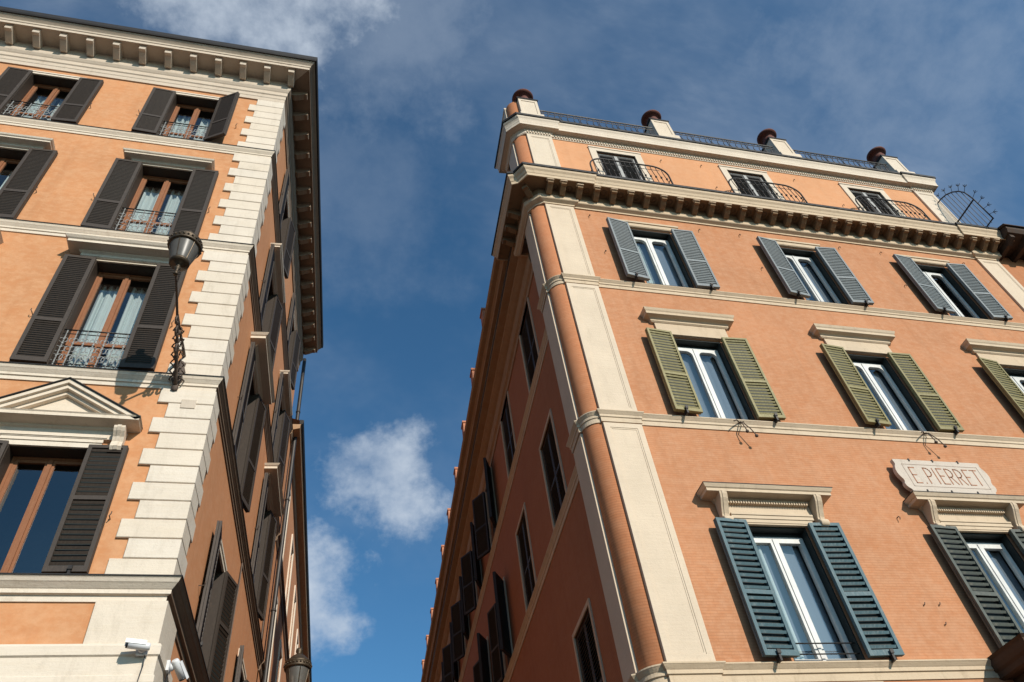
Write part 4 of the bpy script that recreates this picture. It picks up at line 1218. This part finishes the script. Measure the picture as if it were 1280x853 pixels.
# street lamps on wrought brackets
def lamp(M4, loc, label, reach=2.0):
    M0 = M4
    M4 = M4 @ Matrix.Diagonal((1, reach / 2.0, 1, 1))
    rt = root('wall_lamp', loc, label, 'street lamp', 'street lamps on wall brackets')
    # local frame: wall at y = 0, arm runs to y = -2, lantern stands on its end
    arm = MB()
    arm.tube([(0, .0, -.75), (0, -.15, -.66), (0, -.5, -.44), (0, -1.0, -.22), (0, -1.5, -.10), (0, -1.85, -.03), (0, -2.0, .0)], [.035, .032, .028, .024, .022, .02, .024], 8)
    arm.tube([(0, .0, .05), (0, -.25, .02), (0, -.7, -.08), (0, -1.2, -.14)], [.03, .028, .024, .02], 7)
    part('arm', arm.mesh('arm', 'rusty_iron'), rt, M4)
    orn = MB()
    rnd = random.Random(4)
    for k in range(7):
        y = -.06 - .13 * k; z = -.68 + .085 * k * .9
        for s in (-1, 1):
            r = .085 - .006 * k
            pts = [(s * (.03 + r * (1 - math.cos(t)) * .55), y - r * math.sin(t) * 1.1, z + .05 + .04 * math.sin(2 * t)) for t in [j * math.pi * 1.7 / 10 for j in range(11)]]
            orn.tube(pts, .013, 5)
        orn.lathe([(.001, -.05), (.045, -.02), (.05, .02), (.001, .05)], 8, (rnd.uniform(-.02, .02), y, z))
    for y, z, r in ((-.95, -.30, .085), (-1.15, -.24, .065), (-.62, -.42, .10)):
        pts = [(.0, y + r * math.cos(t), z + r * math.sin(t)) for t in [j * 6.283 / 12 for j in range(12)]]
        orn.tube(pts, .022, 5, closed=True)
    part('scrollwork', orn.mesh('scrollwork', 'rusty_iron'), rt, M4)
    bp = MB().lathe([(.001, -.36), (.06, -.33), (.05, -.2), (.10, -.1), (.11, .1), (.06, .25), (.08, .32), (.001, .40)], 10, (0, -.02, -.50))
    for i in range(len(bp.v)):
        x, y, z = bp.v[i]; bp.v[i] = (x, y * .5 - .02, z)
    part('wall_plate', bp.mesh('wall_plate', 'rusty_iron'), rt, M4)
    L = M0 @ Tr((0, -reach, 0))
    cup = MB().lathe([(.001, -.06), (.035, -.05), (.045, -.02), (.028, .02), (.028, .07), (.05, .10), (.055, .13), (.035, .15), (.04, .19), (.13, .23), (.165, .25), (.17, .29), (.155, .30), (.001, .30)], 20)
    part('holder', cup.mesh('holder', 'bronze'), rt, L)
    gl = MB().lathe([(.155, .295), (.175, .36), (.205, .50), (.232, .64), (.245, .72)], 24)
    part('glass', gl.mesh('glass', 'lamp_glass', False), rt, L)
    bars = MB()
    for k in range(6):
        t = 6.283 * k / 6 + .3
        bars.tube([(.160 * math.cos(t), .160 * math.sin(t), .29), (.208 * math.cos(t), .208 * math.sin(t), .50), (.248 * math.cos(t), .248 * math.sin(t), .72)], .010, 5)
    bars.tube([(0, 0, .3), (0, 0, .5)], .03, 8); bars.lathe([(.001, .0), (.045, .03), (.06, .12), (.04, .20), (.001, .22)], 10, (0, 0, .42))
    part('cage', bars.mesh('cage', 'bronze'), rt, L)
    cr = MB().lathe([(.24, .70), (.275, .705), (.285, .74), (.27, .76), (.27, .80), (.285, .82), (.28, .85), (.24, .86), (.20, .93), (.13, 1.0), (.06, 1.04), (.05, 1.07), (.075, 1.12), (.06, 1.17), (.001, 1.20)], 28)
    cr.lathe([(.24, .70), (.235, .78), (.20, .86)], 28)
    for k in range(24):
        t = 6.283 * k / 24
        cr.lathe([(.001, -.022), (.018, -.012), (.02, 0), (.018, .012), (.001, .022)], 6, (.282 * math.cos(t), .282 * math.sin(t), .78))
    part('crown', cr.mesh('crown', 'bronze'), rt, L)
lamp(FL @ Tr((-2.69, -.045, 10.80)), (-2.69, DL - .05, CAMZ + 10.4), 'bronze street lamp on a long wrought bracket fixed to the cream corner stones')
lamp(FLS @ Tr((5.95, 0.0, 6.92)), (*ls(5.95), CAMZ + 6.4), 'bronze street lamp reaching out over the lane', 1.45)

# security cameras
def security_camera(M4, loc, yaw, pitch, label):
    rt = root('security_camera', loc, label, 'camera', 'security cameras on the corner')
    M4 = M4 @ Matrix.Scale(.82, 4)
    bx = MB().box(-.085, .085, -.05, 0, -.085, .085)
    part('junction_box', bx.mesh('junction_box', 'white_plastic'), rt, M4)
    ar = MB().lathe([(.001, 0), (.065, 0), (.07, .03), (.05, .06), (.03, .07), (.028, .13), (.001, .14)], 14)
    part('mount', ar.mesh('mount', 'white_plastic'), rt, M4 @ Tr((0, -.05, 0)) @ Matrix.Rotation(R(90), 4, 'X'))
    K = M4 @ Tr((0, -.17, 0)) @ Matrix.Rotation(yaw, 4, 'Z') @ Matrix.Rotation(pitch, 4, 'Y')
    bd = MB().tube([(-.20, 0, 0), (.10, 0, 0), (.13, 0, 0)], [.062, .062, .05], 16)
    part('body', bd.mesh('body', 'white_plastic'), rt, K)
    hd = MB().box(-.25, .06, -.072, .072, .058, .070).box(-.25, .06, -.072, -.064, .0, .06).box(-.25, .06, .064, .072, .0, .06)
    part('sun_shield', hd.mesh('sun_shield', 'white_plastic'), rt, K)
    cb = MB().tube([(.05, -.02, -.05), (.06, -.015, -.25), (.03, -.012, -.55), (.05, -.01, -1.3)], .009, 5)
    part('cable', cb.mesh('cable', 'black_plastic'), rt, M4)
    le = MB().tube([(-.232, 0, 0), (-.203, 0, 0)], .058, 16)
    part('lens', le.mesh('lens', 'black_plastic'), rt, K)
security_camera(FL @ Tr((-2.13, -.13, 5.16)), (-2.13, DL - .13, CAMZ + 5.16), R(12), R(2), 'white security camera pointing along the wall on the stone band')
security_camera(FLS @ Tr((.40, -.13, 5.18)), (*ls(.40, .13), CAMZ + 5.18), R(150), R(-40), 'white security camera round the corner, tilted down to the lane')

# spiked iron grille that closes the ledge at the end of the facade
def grille():
    X = 18.98
    rt = root('spiked_grille', (X, 9.8, CAMZ + 17.6), 'black iron grille with arched top and star spikes at the end of the cornice', 'grille')
    Y0, Y1, z0, zs = 9.07, 10.0, 17.66, 18.74
    edge = [(X, Y0, z0), (X, Y0, zs)]
    n = 10; r = (Y1 - Y0); rz = 1.02
    arcp = [(X, Y1 - r * math.cos(t), zs + rz * math.sin(t)) for t in [math.pi / 2 * k / n for k in range(1, n + 1)]]
    arcp = [(X, 9.07 + .02, 18.98), (X, 9.12, 19.22), (X, 9.22, 19.45), (X, 9.38, 19.66), (X, 9.58, 19.82), (X, 9.80, 19.90), (X, 10.0, 19.92)]
    part('frame', MB().tube(edge + arcp, .022, 6).mesh('frame', 'iron'), rt)
    part('rail', MB().tube([(X, Y0, zs), (X, 10.0, zs)], .026, 6).mesh('rail', 'iron'), rt)
    part('rail', MB().tube([(X, Y0, 17.68), (X, 10.0, 17.68)], .022, 6).mesh('rail', 'iron'), rt)
    tops = edge[1:] + arcp
    for k in range(1, 8):
        y = Y0 + (10.0 - Y0) * k / 8
        zt = zs
        for p, q in zip(tops[:-1], tops[1:]):
            if p[1] <= y <= q[1]: zt = p[2] + (q[2] - p[2]) * (y - p[1]) / max(1e-6, q[1] - p[1])
        part('bar', MB().tube([(X, y, 17.62), (X, y, zt)], .010, 5).mesh('bar', 'iron'), rt)
    path = [Vector(p) for p in [(X, Y0, 17.9), (X, Y0, 18.2), (X, Y0, 18.5), (X, Y0, 18.8), arcp[1], arcp[2], arcp[3], arcp[4], arcp[5]]]
    for p in path:
        d = (p - Vector((X, 9.9, 18.5))); d.x = 0; d.normalize()
        side = Vector((0, -d.z, d.y))
        mb = MB(); tip = p + d * .17
        mb.tube([p, tip, p + d * .26], .009, 4)
        for w in (side, -side, Vector((1, 0, 0)), Vector((-1, 0, 0))):
            mb.tube([tip, tip + w * .075 + d * .07], .008, 4)
        part('spike', mb.mesh('spike', 'iron'), rt)
grille()

# ================================================================== NEXT HOUSE BEYOND THE RIGHT ONE
nxt = root('neighbour_building', (19.4, 10.0, 0), 'neighbouring building with dark timber eave and patchy brick wall beside the end pilaster', 'building')
nop = [(x - .55, x + .55, z, z + 2.2) for x in (22.2, 25.8, 29.4) for z in (13.8, 9.6, 5.0)]
part('wall', wall_mb(19.30, 34, -CAMZ, 17.2, nop, .16).mesh('wall', 'plaster_next', False), nxt, FR @ Tr((0, .04, 0)))
for a, b, c, d in nop:
    for s_ in (-1, 1):
        shutter(nxt, FR, a + .01 if s_ > 0 else b - .01, s_, c + .01, d - .01, .53, 'shutter_dull', pitch=.085, off=-.11, tilt=-42, clip=False)
    boxpart('window_surround', nxt, FR, 'stucco_trim', (a - .12, a, .0, .06, c, d + .12), (b, b + .12, .0, .06, c, d + .12), (a, b, .0, .06, d, d + .12))
boxpart('wall_band', nxt, FR, 'stucco_trim', (19.31, 34, -.02, .1, 13.3, 13.55))
mb = MB(); mb.extx([(.2, 17.15), (-.35, 17.12), (-.80, 17.20), (-.86, 17.32), (-.86, 17.42), (.2, 17.75)], 19.28, 34)
part('eave', mb.mesh('eave', 'dark_wood'), nxt, FR)
mb = MB(); mb.extx([(-.92, 17.43), (-.90, 17.50), (6, 19.9), (6, 19.75)], 19.24, 34)
part('roof', mb.mesh('roof', 'dark_wood'), nxt, FR)
rm = MB().extx([(.1, 16.92), (-.5, 16.95), (-.74, 17.06), (-.74, 17.19), (.1, 17.16)], -.07, .07).mesh('rafter', 'dark_wood')
for k in range(12): part('rafter', rm, nxt, FR @ Tr((19.42 + .55 * k, 0, 0)))
